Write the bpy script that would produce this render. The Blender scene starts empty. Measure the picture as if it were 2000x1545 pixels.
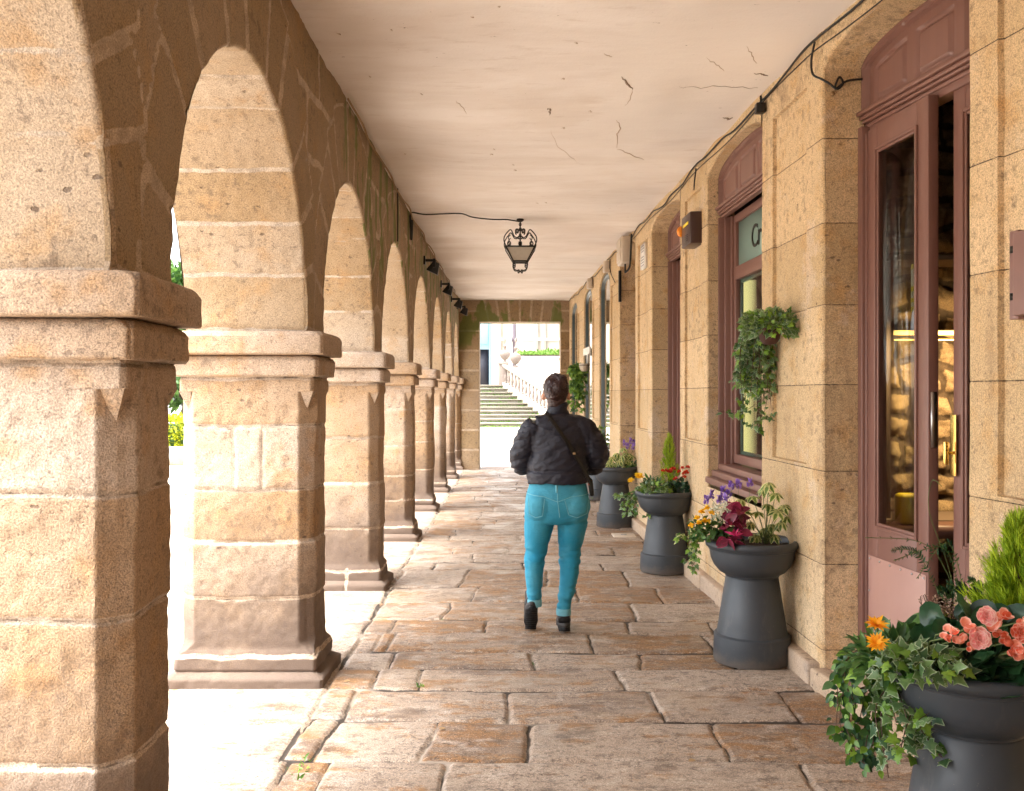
import bpy, math, random
import numpy as np
from mathutils import Vector, Matrix
from mathutils.bvhtree import BVHTree
random.seed(7); rng = np.random.default_rng(7)
R = math.radians; PI = math.pi
S = bpy.context.scene; COL = S.collection
# ------------------------------------------------------------------ camera
F, H, HY = 1850.0, 1.52, 770.0
cam_d = bpy.data.cameras.new('camera'); cam = bpy.data.objects.new('camera', cam_d); COL.objects.link(cam)
cam_d.sensor_width = 36; cam_d.lens = 36*F/2000; cam_d.shift_y = -0.00125
cam_d.clip_start = 0.05; cam_d.clip_end = 500
cam.location = (0, 0, H); cam.rotation_euler = (R(90), 0, 0); S.camera = cam
def P(px, py, d): return ((px-1000)*d/F, d, H+(HY-py)*d/F)
# ------------------------------------------------------------------ sky, sun, exposure
SUN_EL, SUN_AZ = 68, -125      # azimuth measured from +Y towards +X
w = bpy.data.worlds.new('World'); S.world = w; w.use_nodes = True
nt = w.node_tree; nt.nodes.clear()
sky = nt.nodes.new('ShaderNodeTexSky'); sky.sky_type = 'NISHITA'; sky.sun_disc = False
sky.sun_elevation = R(SUN_EL); sky.sun_rotation = R(SUN_AZ); sky.dust_density = 4; sky.air_density = 1.0; sky.ozone_density = .4
hs = nt.nodes.new('ShaderNodeHueSaturation'); hs.inputs['Saturation'].default_value = .25
bg = nt.nodes.new('ShaderNodeBackground'); bg.inputs['Strength'].default_value = .15
wo = nt.nodes.new('ShaderNodeOutputWorld')
nt.links.new(sky.outputs[0], hs.inputs['Color']); nt.links.new(hs.outputs[0], bg.inputs[0]); nt.links.new(bg.outputs[0], wo.inputs[0])
sd = bpy.data.lights.new('sun', 'SUN'); sd.energy = .9; sd.angle = R(22); sd.color = (1, .97, .92)
so = bpy.data.objects.new('sun', sd); COL.objects.link(so)
az, el = R(SUN_AZ), R(SUN_EL)
sv = Vector((math.sin(az)*math.cos(el), math.cos(az)*math.cos(el), math.sin(el)))
so.rotation_euler = sv.to_track_quat('Z', 'Y').to_euler(); so.location = (-8, 6, 14)
S.view_settings.view_transform = 'Standard'; S.view_settings.look = 'None'; S.view_settings.gamma = 1
S.view_settings.exposure = 3.28
S.cycles.use_denoising = True; S.cycles.max_bounces = 12; S.cycles.diffuse_bounces = 8; S.cycles.transparent_max_bounces = 12
S.cycles.sample_clamp_indirect = 8; S.cycles.caustics_reflective = False; S.cycles.caustics_refractive = False
# ------------------------------------------------------------------ noise
def _h(i, j, k, s):
    n = (i*374761393 + j*668265263 + k*1274126177 + s*974711) & 0xffffffff
    n = ((n ^ (n >> 13))*1274126177) & 0xffffffff
    return ((n ^ (n >> 16)) & 0xffffff)/float(0xffffff)
def vn(p, seed=0):
    p = np.asarray(p, float); i = np.floor(p).astype(np.int64); f = p-i; f = f*f*(3-2*f); r = 0
    for a in (0, 1):
        for b in (0, 1):
            for c in (0, 1):
                wgt = (f[..., 0] if a else 1-f[..., 0])*(f[..., 1] if b else 1-f[..., 1])*(f[..., 2] if c else 1-f[..., 2])
                r = r+wgt*_h(i[..., 0]+a, i[..., 1]+b, i[..., 2]+c, seed)
    return r*2-1
def fbm(p, o=3, seed=0):
    r = 0; a = 1; p = np.asarray(p, float)
    for k in range(o): r = r+a*vn(p*2**k, seed+k*17); a *= .5
    return r
def hashf(*a):
    s = 0
    for k, x in enumerate(a): s = s+np.asarray(x, np.int64)*(7919+k*104729)
    return _h(s, s*0+3, s*0+11, 5)
def sst(a, b, x): t = np.clip((x-a)/(b-a), 0, 1); return t*t*(3-2*t)
# ------------------------------------------------------------------ mesh builder
class MB:
    def __init__(s): s.v = []; s.f = []; s.t = []; s.j = []; s.n = 0
    def add(s, v, f, t=0.5, j=0.0):
        v = np.asarray(v, float).reshape(-1, 3); n = len(v)
        s.v.append(v); s.t.append(np.broadcast_to(np.asarray(t, float).reshape(-1), (n,)).copy()); s.j.append(np.broadcast_to(np.asarray(j, float).reshape(-1), (n,)).copy())
        if isinstance(f, np.ndarray): s.f.append(f+s.n)
        else:
            by = {}
            for q in f: by.setdefault(len(q), []).append(q)
            for q in by.values(): s.f.append(np.array(q)+s.n)
        s.n += n; return s
    def grid(s, G, t=.5, j=0., wrap=False, flip=False):
        nu, nv = G.shape[:2]; idx = np.arange(nu*nv).reshape(nu, nv)
        if wrap: idx = np.concatenate([idx, idx[:1]], 0)
        a, b, c, d = idx[:-1, :-1], idx[1:, :-1], idx[1:, 1:], idx[:-1, 1:]
        f = np.stack([a, b, c, d] if not flip else [a, d, c, b], -1).reshape(-1, 4)
        t = np.broadcast_to(t, (nu, nv)).reshape(-1); j = np.broadcast_to(j, (nu, nv)).reshape(-1)
        return s.add(G.reshape(-1, 3), f, t, j)
    def hexa(s, c, **k):
        return s.add(c, [(0, 3, 2, 1), (4, 5, 6, 7), (0, 1, 5, 4), (1, 2, 6, 5), (2, 3, 7, 6), (3, 0, 4, 7)], **k)
    def box(s, x0, x1, y0, y1, z0, z1, **k):
        return s.hexa([(x0, y0, z0), (x1, y0, z0), (x1, y1, z0), (x0, y1, z0), (x0, y0, z1), (x1, y0, z1), (x1, y1, z1), (x0, y1, z1)], **k)
    def tube(s, path, r, n=8, cap=True, **k):
        P_ = [Vector(p) for p in path]; m = len(P_); rr = r if hasattr(r, '__len__') else [r]*m
        rings = []; up = Vector((0, 0, 1)); prev = None
        for i in range(m):
            t = (P_[min(i+1, m-1)]-P_[max(i-1, 0)]).normalized()
            if prev is None:
                a = t.cross(up); a = t.cross(Vector((1, 0, 0))) if a.length < 1e-3 else a
            else: a = prev-t*prev.dot(t)
            a = a.normalized() if a.length > 1e-6 else Vector((1, 0, 0)); prev = a; b = t.cross(a)
            rings.append([P_[i]+(a*math.cos(q*2*PI/n)+b*math.sin(q*2*PI/n))*rr[i] for q in range(n)])
        v = [p for g in rings for p in g]
        f = [(i*n+q, i*n+(q+1) % n, (i+1)*n+(q+1) % n, (i+1)*n+q) for i in range(m-1) for q in range(n)]
        if cap: f += [tuple(range(n))[::-1], tuple((m-1)*n+q for q in range(n))]
        return s.add([tuple(p) for p in v], f, **k)
    def lathe(s, prof, c=(0, 0, 0), n=48, **k):
        a = np.arange(n)*2*PI/n; pr = np.array(prof, float)
        G = np.stack([c[0]+np.cos(a)[:, None]*pr[None, :, 0], c[1]+np.sin(a)[:, None]*pr[None, :, 0], c[2]+np.broadcast_to(pr[None, :, 1], (n, len(pr)))], -1)
        return s.grid(G, wrap=True, **k)
    def ell(s, c, r, n=16, m=10, rot=None, **k):
        a = np.arange(n)*2*PI/n; b = np.linspace(-PI/2+1e-3, PI/2-1e-3, m)
        G = np.stack([np.cos(a)[:, None]*np.cos(b)*r[0], np.sin(a)[:, None]*np.cos(b)*r[1], np.broadcast_to(np.sin(b)*r[2], (n, m))], -1)
        if rot is not None: G = G@np.array(rot.to_3x3()).T
        G = G+np.array(c)
        nn = s.n; s.grid(G, wrap=True, **k)
        s.f.append(np.array([[nn+i*m for i in range(n)][::-1]])); s.f.append(np.array([[nn+i*m+m-1 for i in range(n)]]))
        return s
    def inst(s, tv, tf, M, t=.5, j=None):
        """tv (k,3) template, tf list of faces, M (n,3,4) transforms, t (n,) tints"""
        n, k = len(M), len(tv)
        if n == 0: return s
        V = np.einsum('nij,kj->nki', M[:, :, :3], tv)+M[:, None, :, 3]
        T = np.repeat(np.broadcast_to(np.asarray(t, float), (n,)), k); J = np.tile(np.zeros(k) if j is None else j, n)
        v0 = s.n; s.v.append(V.reshape(-1, 3)); s.t.append(T); s.j.append(J); s.n += n*k
        by = {}
        for q in tf: by.setdefault(len(q), []).append(q)
        for q in by.values():
            q = np.array(q); s.f.append((q[None]+(np.arange(n)*k)[:, None, None]).reshape(-1, q.shape[1])+v0)
        return s
    def mesh(s, name, org=(0, 0, 0)):
        v = np.concatenate(s.v)-np.array(org); me = bpy.data.meshes.new(name)
        me.vertices.add(len(v)); me.vertices.foreach_set('co', v.astype(np.float32).ravel())
        lt = np.concatenate([np.full(len(q), q.shape[1]) for q in s.f]); li = np.concatenate([q.ravel() for q in s.f])
        me.loops.add(len(li)); me.loops.foreach_set('vertex_index', li.astype(np.int32))
        me.polygons.add(len(lt)); me.polygons.foreach_set('loop_start', np.concatenate([[0], np.cumsum(lt)[:-1]]).astype(np.int32))
        me.update(calc_edges=True)
        for nm, arr in (('tint', s.t), ('joint', s.j)):
            at = me.attributes.new(nm, 'FLOAT', 'POINT'); at.data.foreach_set('value', np.concatenate(arr).astype(np.float32))
        me.validate(); return me
    def build(s, name, mat, parent=None, smooth=False, org=None, bevel=0, angle=35):
        v = np.concatenate(s.v)
        if parent is not None: o0 = np.array(wloc(parent)); loc = (0, 0, 0)
        else:
            o0 = np.array(org) if org is not None else np.array([(v[:, 0].min()+v[:, 0].max())/2, (v[:, 1].min()+v[:, 1].max())/2, v[:, 2].min()]); loc = tuple(o0)
        me = s.mesh(name, o0); me.materials.append(mat); o = bpy.data.objects.new(name, me); COL.objects.link(o); o.location = loc
        if parent is not None: o.parent = parent
        if smooth:
            me.polygons.foreach_set('use_smooth', np.ones(len(me.polygons), bool))
            if angle < 180: me.set_sharp_from_angle(angle=R(angle))
        if bevel:
            b = o.modifiers.new('bevel', 'BEVEL'); b.width = bevel; b.segments = 2; b.limit_method = 'ANGLE'; b.angle_limit = R(40)
        return o
def wloc(o):
    l = Vector((0, 0, 0))
    while o is not None: l += Vector(o.location); o = o.parent
    return l
def tag(o, label=None, cat=None, group=None, kind=None):
    if label: o['label'] = label
    if cat: o['category'] = cat
    if group: o['group'] = group
    if kind: o['kind'] = kind
    return o
def thing(name, loc, label, cat, group=None):
    o = bpy.data.objects.new(name, None); COL.objects.link(o); o.location = loc; o.empty_display_size = .2
    return tag(o, label, cat, group)
def dup(root, loc, label):
    r = root.copy(); COL.objects.link(r); r.location = loc; r['label'] = label
    for ch in list(root.children):
        c = ch.copy(); COL.objects.link(c); c.parent = r
        for g in ch.children:
            d = g.copy(); COL.objects.link(d); d.parent = c
    return r
# ------------------------------------------------------------------ materials
class NT:
    def __init__(s, name):
        s.m = bpy.data.materials.new(name); s.m.use_nodes = True; s.t = s.m.node_tree; s.t.nodes.clear()
        s.out = s.n('ShaderNodeOutputMaterial'); s.b = s.n('ShaderNodeBsdfPrincipled'); s.l(s.b.outputs[0], s.out.inputs[0])
        s.pos = s.n('ShaderNodeNewGeometry').outputs['Position']
    def n(s, ty, **k):
        x = s.t.nodes.new(ty)
        for a, b in k.items(): setattr(x, a, b)
        return x
    def l(s, a, b): s.t.links.new(a, b)
    def put(s, sock, v):
        if hasattr(v, 'is_output') or isinstance(v, bpy.types.NodeSocket): s.l(v, sock)
        else: sock.default_value = v
    def math(s, op, a, b=0., c=0., clamp=False):
        x = s.n('ShaderNodeMath', operation=op, use_clamp=clamp)
        for i, v in enumerate((a, b, c)): s.put(x.inputs[i], v)
        return x.outputs[0]
    def noise(s, scale, detail=4, rough=.55, vec=None, dist=0., sc3=None):
        x = s.n('ShaderNodeTexNoise'); x.inputs['Scale'].default_value = scale; x.inputs['Detail'].default_value = detail
        x.inputs['Roughness'].default_value = rough; x.inputs['Distortion'].default_value = dist
        v = vec or s.pos
        if sc3:
            mp = s.n('ShaderNodeMapping'); mp.inputs['Scale'].default_value = sc3; s.l(v, mp.inputs[0]); v = mp.outputs[0]
        s.l(v, x.inputs['Vector']); return x.outputs['Fac']
    def ramp(s, x, a, b, inv=False):
        m = s.n('ShaderNodeMapRange', interpolation_type='SMOOTHSTEP'); s.put(m.inputs[0], x)
        m.inputs[1].default_value = a; m.inputs[2].default_value = b; m.inputs[3].default_value = 1 if inv else 0; m.inputs[4].default_value = 0 if inv else 1
        return m.outputs[0]
    def mix(s, f, a, b, mode='MIX'):
        x = s.n('ShaderNodeMix', data_type='RGBA', blend_type=mode); s.put(x.inputs[0], f)
        for i, v in ((6, a), (7, b)):
            if not isinstance(v, bpy.types.NodeSocket): v = (*v, 1) if len(v) == 3 else v
            s.put(x.inputs[i], v)
        return x.outputs[2]
    def attr(s, name): x = s.n('ShaderNodeAttribute', attribute_name=name); return x.outputs['Fac']
    def val(s, f):    # scalar to grey colour multiply
        c = s.n('ShaderNodeCombineColor'); [s.put(c.inputs[i], f) for i in range(3)]; return c.outputs[0]
    def bump(s, h, strength, dist=.002):
        b = s.n('ShaderNodeBump'); b.inputs['Strength'].default_value = strength; b.inputs['Distance'].default_value = dist
        s.l(h, b.inputs['Height']); s.l(b.outputs[0], s.b.inputs['Normal'])
    def done(s, col=None, rough=None, **k):
        if col is not None: s.put(s.b.inputs['Base Color'], col if isinstance(col, bpy.types.NodeSocket) else (*col, 1))
        if rough is not None: s.put(s.b.inputs['Roughness'], rough)
        for a, v in k.items(): s.put(s.b.inputs[a.replace('_', ' ')], v)
        return s.m
def stone(name, A, B, C, mortar, grain=190, speck=.5, joint=True, mort_w=(.42, .58), dirt=(.10, .065, .045), rough=.88, low=None, pits=True, bump=.5, crack=False, moss=False, streak=False):
    q = NT(name); t = q.attr('tint')
    n1 = q.noise(1.3, 5, .6); n2 = q.noise(6, 6, .62); n3 = q.noise(23, 5, .6)
    f = q.math('ADD', q.math('MULTIPLY', t, .75), q.math('MULTIPLY', q.ramp(n1, .35, .68), .45), clamp=True)
    c = q.mix(f, A, B)
    c = q.mix(q.math('MULTIPLY', q.ramp(n2, .5, .72), .6), c, C)
    c = q.mix(q.math('MULTIPLY', q.ramp(q.math('ADD', n3, q.math('MULTIPLY', q.math('SUBTRACT', n1, .5), .4)), .54, .72), .5), c, dirt)
    if streak:
        c = q.mix(q.math('MULTIPLY', q.ramp(q.noise(3.2, 5, .65, sc3=(1, 1, .16)), .56, .70), .38), c, (.24, .15, .085))
        c = q.mix(q.math('MULTIPLY', q.ramp(q.noise(2.1, 6, .7), .56, .66), .45), c, (.60, .50, .40))
        c = q.mix(q.math('MULTIPLY', q.ramp(q.noise(1.6, 6, .75), .60, .68), .5), c, (.30, .20, .12))
    # mineral grain
    g = q.noise(grain, 2, .7); g2 = q.noise(grain*.45, 2, .6)
    gr = q.math('MULTIPLY_ADD', q.ramp(g, .3, .7), .55*speck+.15, 1-.5*(.55*speck+.15))
    c = q.mix(1., c, q.val(gr), 'MULTIPLY')
    dk = q.math('MULTIPLY', q.ramp(g2, .60, .68), .55*speck)
    c = q.mix(dk, c, dirt)
    h = q.math('ADD', q.math('MULTIPLY', n3, .6), g)
    if pits:
        v = q.n('ShaderNodeTexVoronoi'); v.inputs['Scale'].default_value = 9; mp = q.n('ShaderNodeMapping'); mp.inputs['Scale'].default_value = (1, 1, 1.9); q.l(q.pos, mp.inputs[0])
        q.l(mp.outputs[0], v.inputs['Vector'])
        pt = q.math('MULTIPLY', q.ramp(q.math('ADD', v.outputs['Distance'], q.math('MULTIPLY', q.noise(60, 3), .25)), .20, .26, True), q.ramp(q.noise(2.2, 2), .5, .6))
        c = q.mix(q.math('MULTIPLY', pt, .75), c, dirt); h = q.math('SUBTRACT', h, q.math('MULTIPLY', pt, 1.5))
    if low:   # grimy tone, darker towards the foot of the stones
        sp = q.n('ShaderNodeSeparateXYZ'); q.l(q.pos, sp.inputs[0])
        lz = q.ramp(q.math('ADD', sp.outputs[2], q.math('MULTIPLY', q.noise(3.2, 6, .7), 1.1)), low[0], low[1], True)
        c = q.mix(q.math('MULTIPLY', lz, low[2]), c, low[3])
    if joint:
        j = q.attr('joint'); jn = q.math('ADD', j, q.math('MULTIPLY', q.math('SUBTRACT', q.noise(38, 4, .6), .5), .5))
        jf = q.ramp(jn, *mort_w)
        mc = q.mix(q.ramp(q.noise(11, 3), .4, .65), mortar, tuple(x*.72 for x in mortar)); mc = q.mix(1., mc, q.val(gr), 'MULTIPLY')
        c = q.mix(jf, c, mc)
        if crack: c = q.mix(q.math('MULTIPLY', q.ramp(q.math('ADD', j, q.math('MULTIPLY', q.math('SUBTRACT', q.noise(17, 4, .6), .5), .5)), .96, 1.06), .7), c, (.07, .045, .03))
    if moss:
        sy = q.n('ShaderNodeSeparateXYZ'); q.l(q.pos, sy.inputs[0])
        mo = q.math('MULTIPLY', q.ramp(q.noise(3.4, 3, .5, sc3=(1, 1.9, .45)), .52, .58), q.math('MULTIPLY', q.ramp(sy.outputs[1], 5.9, 6.2), q.ramp(sy.outputs[2], 2.3, 2.6)))
        c = q.mix(q.math('MULTIPLY', mo, .75), c, (.10, .14, .02))
    q.bump(h, bump, .004)
    return q.done(c, rough)
def plain(name, col, rough=.5, metal=0., var=.12, scale=30, bump=0., **k):
    q = NT(name); c = q.mix(q.noise(scale, 4), tuple(x*(1-var) for x in col), tuple(min(1, x*(1+var)) for x in col))
    if bump: q.bump(q.noise(scale*6, 3), bump, .002)
    return q.done(c, q.math('MULTIPLY_ADD', q.noise(scale*.5, 3), .15, rough-.07), Metallic=metal, **k)
def leafm(name, dark, light, edge=None, rough=.45, ew=(.45, .7), var=True):
    q = NT(name); c = q.mix(q.attr('tint'), dark, light)
    if var: c = q.mix(q.math('MULTIPLY', q.ramp(q.noise(45, 3), .4, .65), .35), c, tuple(x*.55 for x in dark))
    if edge: c = q.mix(q.ramp(q.math('ADD', q.attr('joint'), q.math('MULTIPLY', q.math('SUBTRACT', q.noise(90, 2), .5), .7)), *ew), c, edge)
    q.done(c, rough); tr = q.n('ShaderNodeBsdfTranslucent'); q.l(c, tr.inputs[0]); mx = q.n('ShaderNodeMixShader'); mx.inputs[0].default_value = .28
    q.l(q.b.outputs[0], mx.inputs[1]); q.l(tr.outputs[0], mx.inputs[2]); q.l(mx.outputs[0], q.out.inputs[0]); return q.m
def glassm(name, tint=(.9, .93, .9), refl=1.45, mn=.04):
    q = NT(name); t = q.n('ShaderNodeBsdfTransparent'); t.inputs[0].default_value = (*tint, 1); g = q.n('ShaderNodeBsdfGlossy'); g.inputs['Roughness'].default_value = .02
    lw = q.n('ShaderNodeLayerWeight'); lw.inputs[0].default_value = .5; fz = q.math('POWER', lw.outputs['Facing'], 4.5); mx = q.n('ShaderNodeMixShader')
    q.l(q.math('MULTIPLY_ADD', fz, .8, mn, clamp=True), mx.inputs[0]); q.l(t.outputs[0], mx.inputs[1]); q.l(g.outputs[0], mx.inputs[2]); q.l(mx.outputs[0], q.out.inputs[0]); return q.m
def emis(name, col, st): q = NT(name); return q.done(col, .5, Emission_Color=(*col, 1), Emission_Strength=st)

M = {}
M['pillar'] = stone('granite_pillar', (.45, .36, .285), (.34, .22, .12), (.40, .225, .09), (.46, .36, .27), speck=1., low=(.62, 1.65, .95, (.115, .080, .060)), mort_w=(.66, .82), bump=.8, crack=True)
M['arch'] = stone('granite_arch_shaded', (.33, .24, .155), (.27, .185, .095), (.36, .225, .10), (.47, .36, .25), speck=.85, mort_w=(.36, .48), moss=True)  # same granite darkened, shade of the corridor side put into the colour
M['ashlar'] = stone('granite_ashlar', (.47, .335, .18), (.62, .46, .275), (.50, .285, .10), (.05, .033, .022), speck=.85, streak=True, grain=170, mort_w=(.55, .8), low=(.15, 1.0, .45, (.38, .30, .24)), bump=.55)
M['kerb'] = stone('granite_kerb', (.42, .32, .24), (.45, .32, .2), (.3, .24, .19), (.05, .04, .03), low=None)
M['soffit'] = stone('granite_soffit', (.45, .36, .27), (.34, .235, .13), (.40, .235, .10), (.50, .41, .32), speck=.9, mort_w=(.5, .66), bump=.7)  # lighter copy of the arch granite, for daylight on the undersides
# paving
q = NT('granite_paving'); t = q.attr('tint'); n1 = q.noise(2.3, 7, .72, sc3=(.6, 1.3, 1)); n2 = q.noise(5, 8, .75, sc3=(.6, 1.5, 1)); n3 = q.noise(30, 4)
c = q.mix(t, (.37, .295, .23), (.215, .15, .105))
c = q.mix(q.math('MULTIPLY', q.ramp(q.math('ADD', n2, q.math('MULTIPLY', q.math('SUBTRACT', t, .5), .12)), .51, .57), .85), c, (.25, .125, .045))
c = q.mix(q.math('MULTIPLY', q.ramp(n1, .52, .66), .8), c, (.12, .083, .062))
c = q.mix(q.math('MULTIPLY', q.ramp(q.noise(4.5, 5, .7, dist=.6), .56, .66), .6), c, (.40, .35, .30))
c = q.mix(q.math('MULTIPLY', q.ramp(q.noise(13, 7, .78, sc3=(.8, 1.3, 1)), .51, .60), .62), c, (.10, .07, .052)); c = q.mix(q.math('MULTIPLY', q.ramp(q.noise(8, 8, .8, sc3=(.7, 1.4, 1)), .54, .60), .55), c, (.46, .39, .32))
gp = q.noise(52, 5, .75); gm = q.ramp(q.noise(1.7, 3), .42, .58)
c = q.mix(q.math('MULTIPLY', q.ramp(gp, .52, .62), q.math('MULTIPLY_ADD', gm, .5, .32)), c, (.075, .052, .04)); c = q.mix(q.math('MULTIPLY', q.ramp(gp, .46, .38), 0.), c, (.4, .36, .3))
c = q.mix(q.math('MULTIPLY', q.ramp(q.noise(85, 3, .7), .58, .68), .45), c, (.46, .40, .34))
g = q.noise(170, 2, .7); gr = q.math('MULTIPLY_ADD', q.ramp(g, .3, .7), .8, .6); c = q.mix(1., c, q.val(gr), 'MULTIPLY')
vz = q.n('ShaderNodeTexVoronoi'); vz.inputs['Scale'].default_value = 4.5; q.l(q.pos, vz.inputs['Vector'])
c = q.mix(q.math('MULTIPLY', q.ramp(q.math('ADD', vz.outputs['Distance'], q.math('MULTIPLY', n3, .1)), .10, .15, True), .5), c, (.10, .07, .055))
j = q.math('ADD', q.attr('joint'), q.math('MULTIPLY', q.math('SUBTRACT', q.noise(45, 4, .6), .5), .45))
jc = q.mix(q.ramp(q.noise(1.7, 4), .50, .62), (.045, .034, .026), (.30, .25, .2)); jc = q.mix(q.ramp(q.noise(2.9, 4), .66, .70), jc, (.06, .11, .02))
jf = q.ramp(j, .60, .82); c = q.mix(jf, c, jc)
wet = q.ramp(q.noise(1.9, 5, .6, dist=.5), .46, .62)
q.bump(q.math('ADD', q.math('MULTIPLY', n3, 1.2), g), .35, .003)
M['paving'] = q.done(c, q.math('ADD', q.math('MULTIPLY_ADD', wet, -.28, .62), q.math('MULTIPLY', jf, .3)))
M['plaza'] = stone('plaza_slabs', (.50, .45, .39), (.46, .40, .33), (.4, .34, .28), (.25, .2, .16), speck=.4, pits=False, rough=.5, mort_w=(.6, .8))
# ceiling plaster
q = NT('old_plaster'); n1 = q.noise(1.1, 6, .6, sc3=(.55, 1.9, 1)); n2 = q.noise(.7, 4, .6); n3 = q.noise(9, 5, .65, sc3=(.5, 1.6, 1))
c = q.mix(q.ramp(n1, .40, .66), (.86, .815, .785), (.78, .72, .675)); c = q.mix(q.math('MULTIPLY', q.ramp(n2, .5, .68), .4), c, (.70, .61, .53))
c = q.mix(q.math('MULTIPLY', q.ramp(n3, .56, .72), .3), c, (.56, .47, .40))
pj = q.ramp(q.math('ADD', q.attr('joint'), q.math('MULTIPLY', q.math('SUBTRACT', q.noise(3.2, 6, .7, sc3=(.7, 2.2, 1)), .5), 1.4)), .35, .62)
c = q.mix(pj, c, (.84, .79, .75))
sp = q.math('MULTIPLY', q.ramp(q.noise(26, 3, .7, sc3=(.6, 1.4, 1)), .70, .74), q.ramp(q.noise(1.3, 3), .48, .6))
c = q.mix(sp, c, (.13, .09, .06)); q.bump(q.math('ADD', q.noise(6, 5, sc3=(.6, 1.5, 1)), q.math('MULTIPLY', q.noise(60, 3), .25)), .5, .01)
M['plaster'] = q.done(c, .9)
q = NT('painted_wood'); gn = q.noise(14, 4, .6, sc3=(1, 1, .07)); c = q.mix(gn, (.165, .076, .058), (.215, .108, .085))
c = q.mix(q.math('MULTIPLY', q.ramp(q.noise(3.5, 5, .7), .56, .68), .25), c, (.22, .125, .10)); q.bump(q.noise(50, 3, sc3=(1, 1, .1)), .15, .002)
M['wood'] = q.done(c, .42)
q = NT('door_kick_metal'); c = q.mix(q.noise(5, 5, .6, sc3=(1, 1, .3)), (.36, .20, .165), (.45, .27, .225)); M['kick'] = q.done(c, .35)
M['green'] = plain('green_paint', (.006, .020, .018), .4)
M['glass'] = glassm('clear_glass')
M['darkglass'] = plain('dark_reflecting_glass', (.012, .018, .016), .1, var=.2, scale=3, Specular_IOR_Level=.8)
q = NT('reflecting_glass'); M['darkglass'] = q.done((.015, .02, .018), .03, Coat_Weight=1.)
M['frosted'] = plain('sea_green_film', (.20, .31, .27), .35, var=.15, scale=3)
M['interior'] = stone('rubble_wall', (.30, .21, .12), (.22, .15, .08), (.34, .25, .13), (.07, .045, .025), speck=.9, mort_w=(.5, .7), bump=1.)
M['roomdark'] = plain('room_plaster', (.16, .11, .075), .8)
M['led'] = emis('lit_strip', (1, .62, .16), .22)
M['blindglow'] = emis('yellow_blind_glow', (.95, .83, .35), .12)  # blind glows by itself in place of light inside the shop
q = NT('grey_resin'); c = q.mix(q.noise(6, 5, .6), (.028, .034, .041), (.040, .047, .056)); sp_ = q.n('ShaderNodeSeparateXYZ'); q.l(q.pos, sp_.inputs[0])
dz_ = q.ramp(q.math('ADD', sp_.outputs[2], q.math('MULTIPLY', q.noise(14, 6, .75), .16)), .09, .17, True); c = q.mix(q.math('MULTIPLY', dz_, .55), c, (.13, .10, .075))
c = q.mix(q.math('MULTIPLY', q.ramp(q.noise(9, 6, .75, sc3=(1, 1, .25)), .56, .66), .28), c, (.11, .10, .09)); c = q.mix(q.math('MULTIPLY', q.ramp(q.noise(70, 2), .72, .76), .5), c, (.16, .13, .10))
q.bump(q.noise(160, 2), .12, .001); M['planter'] = q.done(c, q.math('MULTIPLY_ADD', q.noise(8, 4), .3, .36))
M['soil'] = plain('potting_soil', (.03, .018, .011), .95, var=.5, scale=60, bump=1.)
M['iron'] = plain('wrought_iron', (.010, .007, .005), .5, var=.4, scale=80)
M['lampglass'] = plain('milky_glass', (.42, .38, .32), .35)
M['black'] = plain('black_housing', (.002, .002, .0025), .35)
M['cable'] = plain('cable_rubber', (.004, .004, .004), .6)
M['oldcable'] = plain('tan_cable', (.30, .19, .09), .7)
M['cream'] = plain('cream_plastic', (.55, .47, .38), .4)
M['white'] = plain('white_paint', (.72, .70, .66), .5)
M['grey'] = plain('grey_print', (.25, .25, .25), .6)
M['brownbox'] = plain('brown_enamel', (.05, .024, .02), .35)
M['orange'] = plain('orange_lens', (.9, .28, .01), .3)
M['yellow'] = plain('yellow_print', (.8, .62, .03), .5)
M['pinkmetal'] = plain('dusky_metal', (.22, .12, .105), .4)
M['brass'] = plain('brass', (.75, .50, .14), .25, 1.)
M['steel'] = plain('steel', (.5, .5, .5), .3, 1.)
M['bark'] = plain('bark', (.09, .065, .045), .9, var=.4, bump=.8)
M['terracotta'] = plain('terracotta', (.06, .022, .014), .8)
M['skin'] = plain('skin', (.50, .26, .17), .5, var=.06)
q = NT('brown_hair'); c = q.mix(q.noise(120, 3, .6, sc3=(1, 1, .12), dist=.5), (.010, .004, .004), (.055, .020, .016)); q.bump(q.noise(160, 2, sc3=(1, 1, .1)), .5, .003); M['hair'] = q.done(c, .42)
q = NT('black_nylon'); q.bump(q.noise(22, 4, .5, sc3=(1, 1, 1.6), dist=.8), .55, .012); M['jacket'] = q.done((.0045, .004, .013), .6)
q = NT('teal_denim'); sp_ = q.n('ShaderNodeSeparateXYZ'); q.l(q.pos, sp_.inputs[0])
c = q.mix(q.attr('tint'), (.004, .25, .41), (.055, .32, .44)); c = q.mix(q.math('MULTIPLY', q.ramp(q.noise(7, 5, .6), .5, .7), .35), c, (.10, .37, .47))
c = q.mix(q.math('MULTIPLY', q.noise(380, 1), .4), c, (.03, .16, .22)); q.bump(q.noise(30, 4, .55, sc3=(1, 1, 2.2), dist=.6), .5, .008); M['denim'] = q.done(c, .8)
M['denimlight'] = plain('worn_denim', (.16, .42, .50), .85, scale=120, var=.25)
M['leather'] = plain('black_leather', (.004, .004, .0045), .35)
M['sole'] = plain('rubber_sole', (.012, .012, .012), .7)
M['midsole'] = plain('grey_midsole', (.045, .043, .042), .7)
M['ivy'] = leafm('ivy_leaf', (.035, .10, .04), (.20, .33, .10), (.40, .48, .30), .4, (.68, 1.0))
M['ivyfresh'] = leafm('fresh_ivy', (.05, .15, .02), (.28, .46, .05), None)
M['leafdark'] = leafm('dark_leaf', (.012, .05, .022), (.05, .14, .05), None, .35)
M['leafmid'] = leafm('green_leaf', (.025, .085, .02), (.12, .24, .05))
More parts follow.
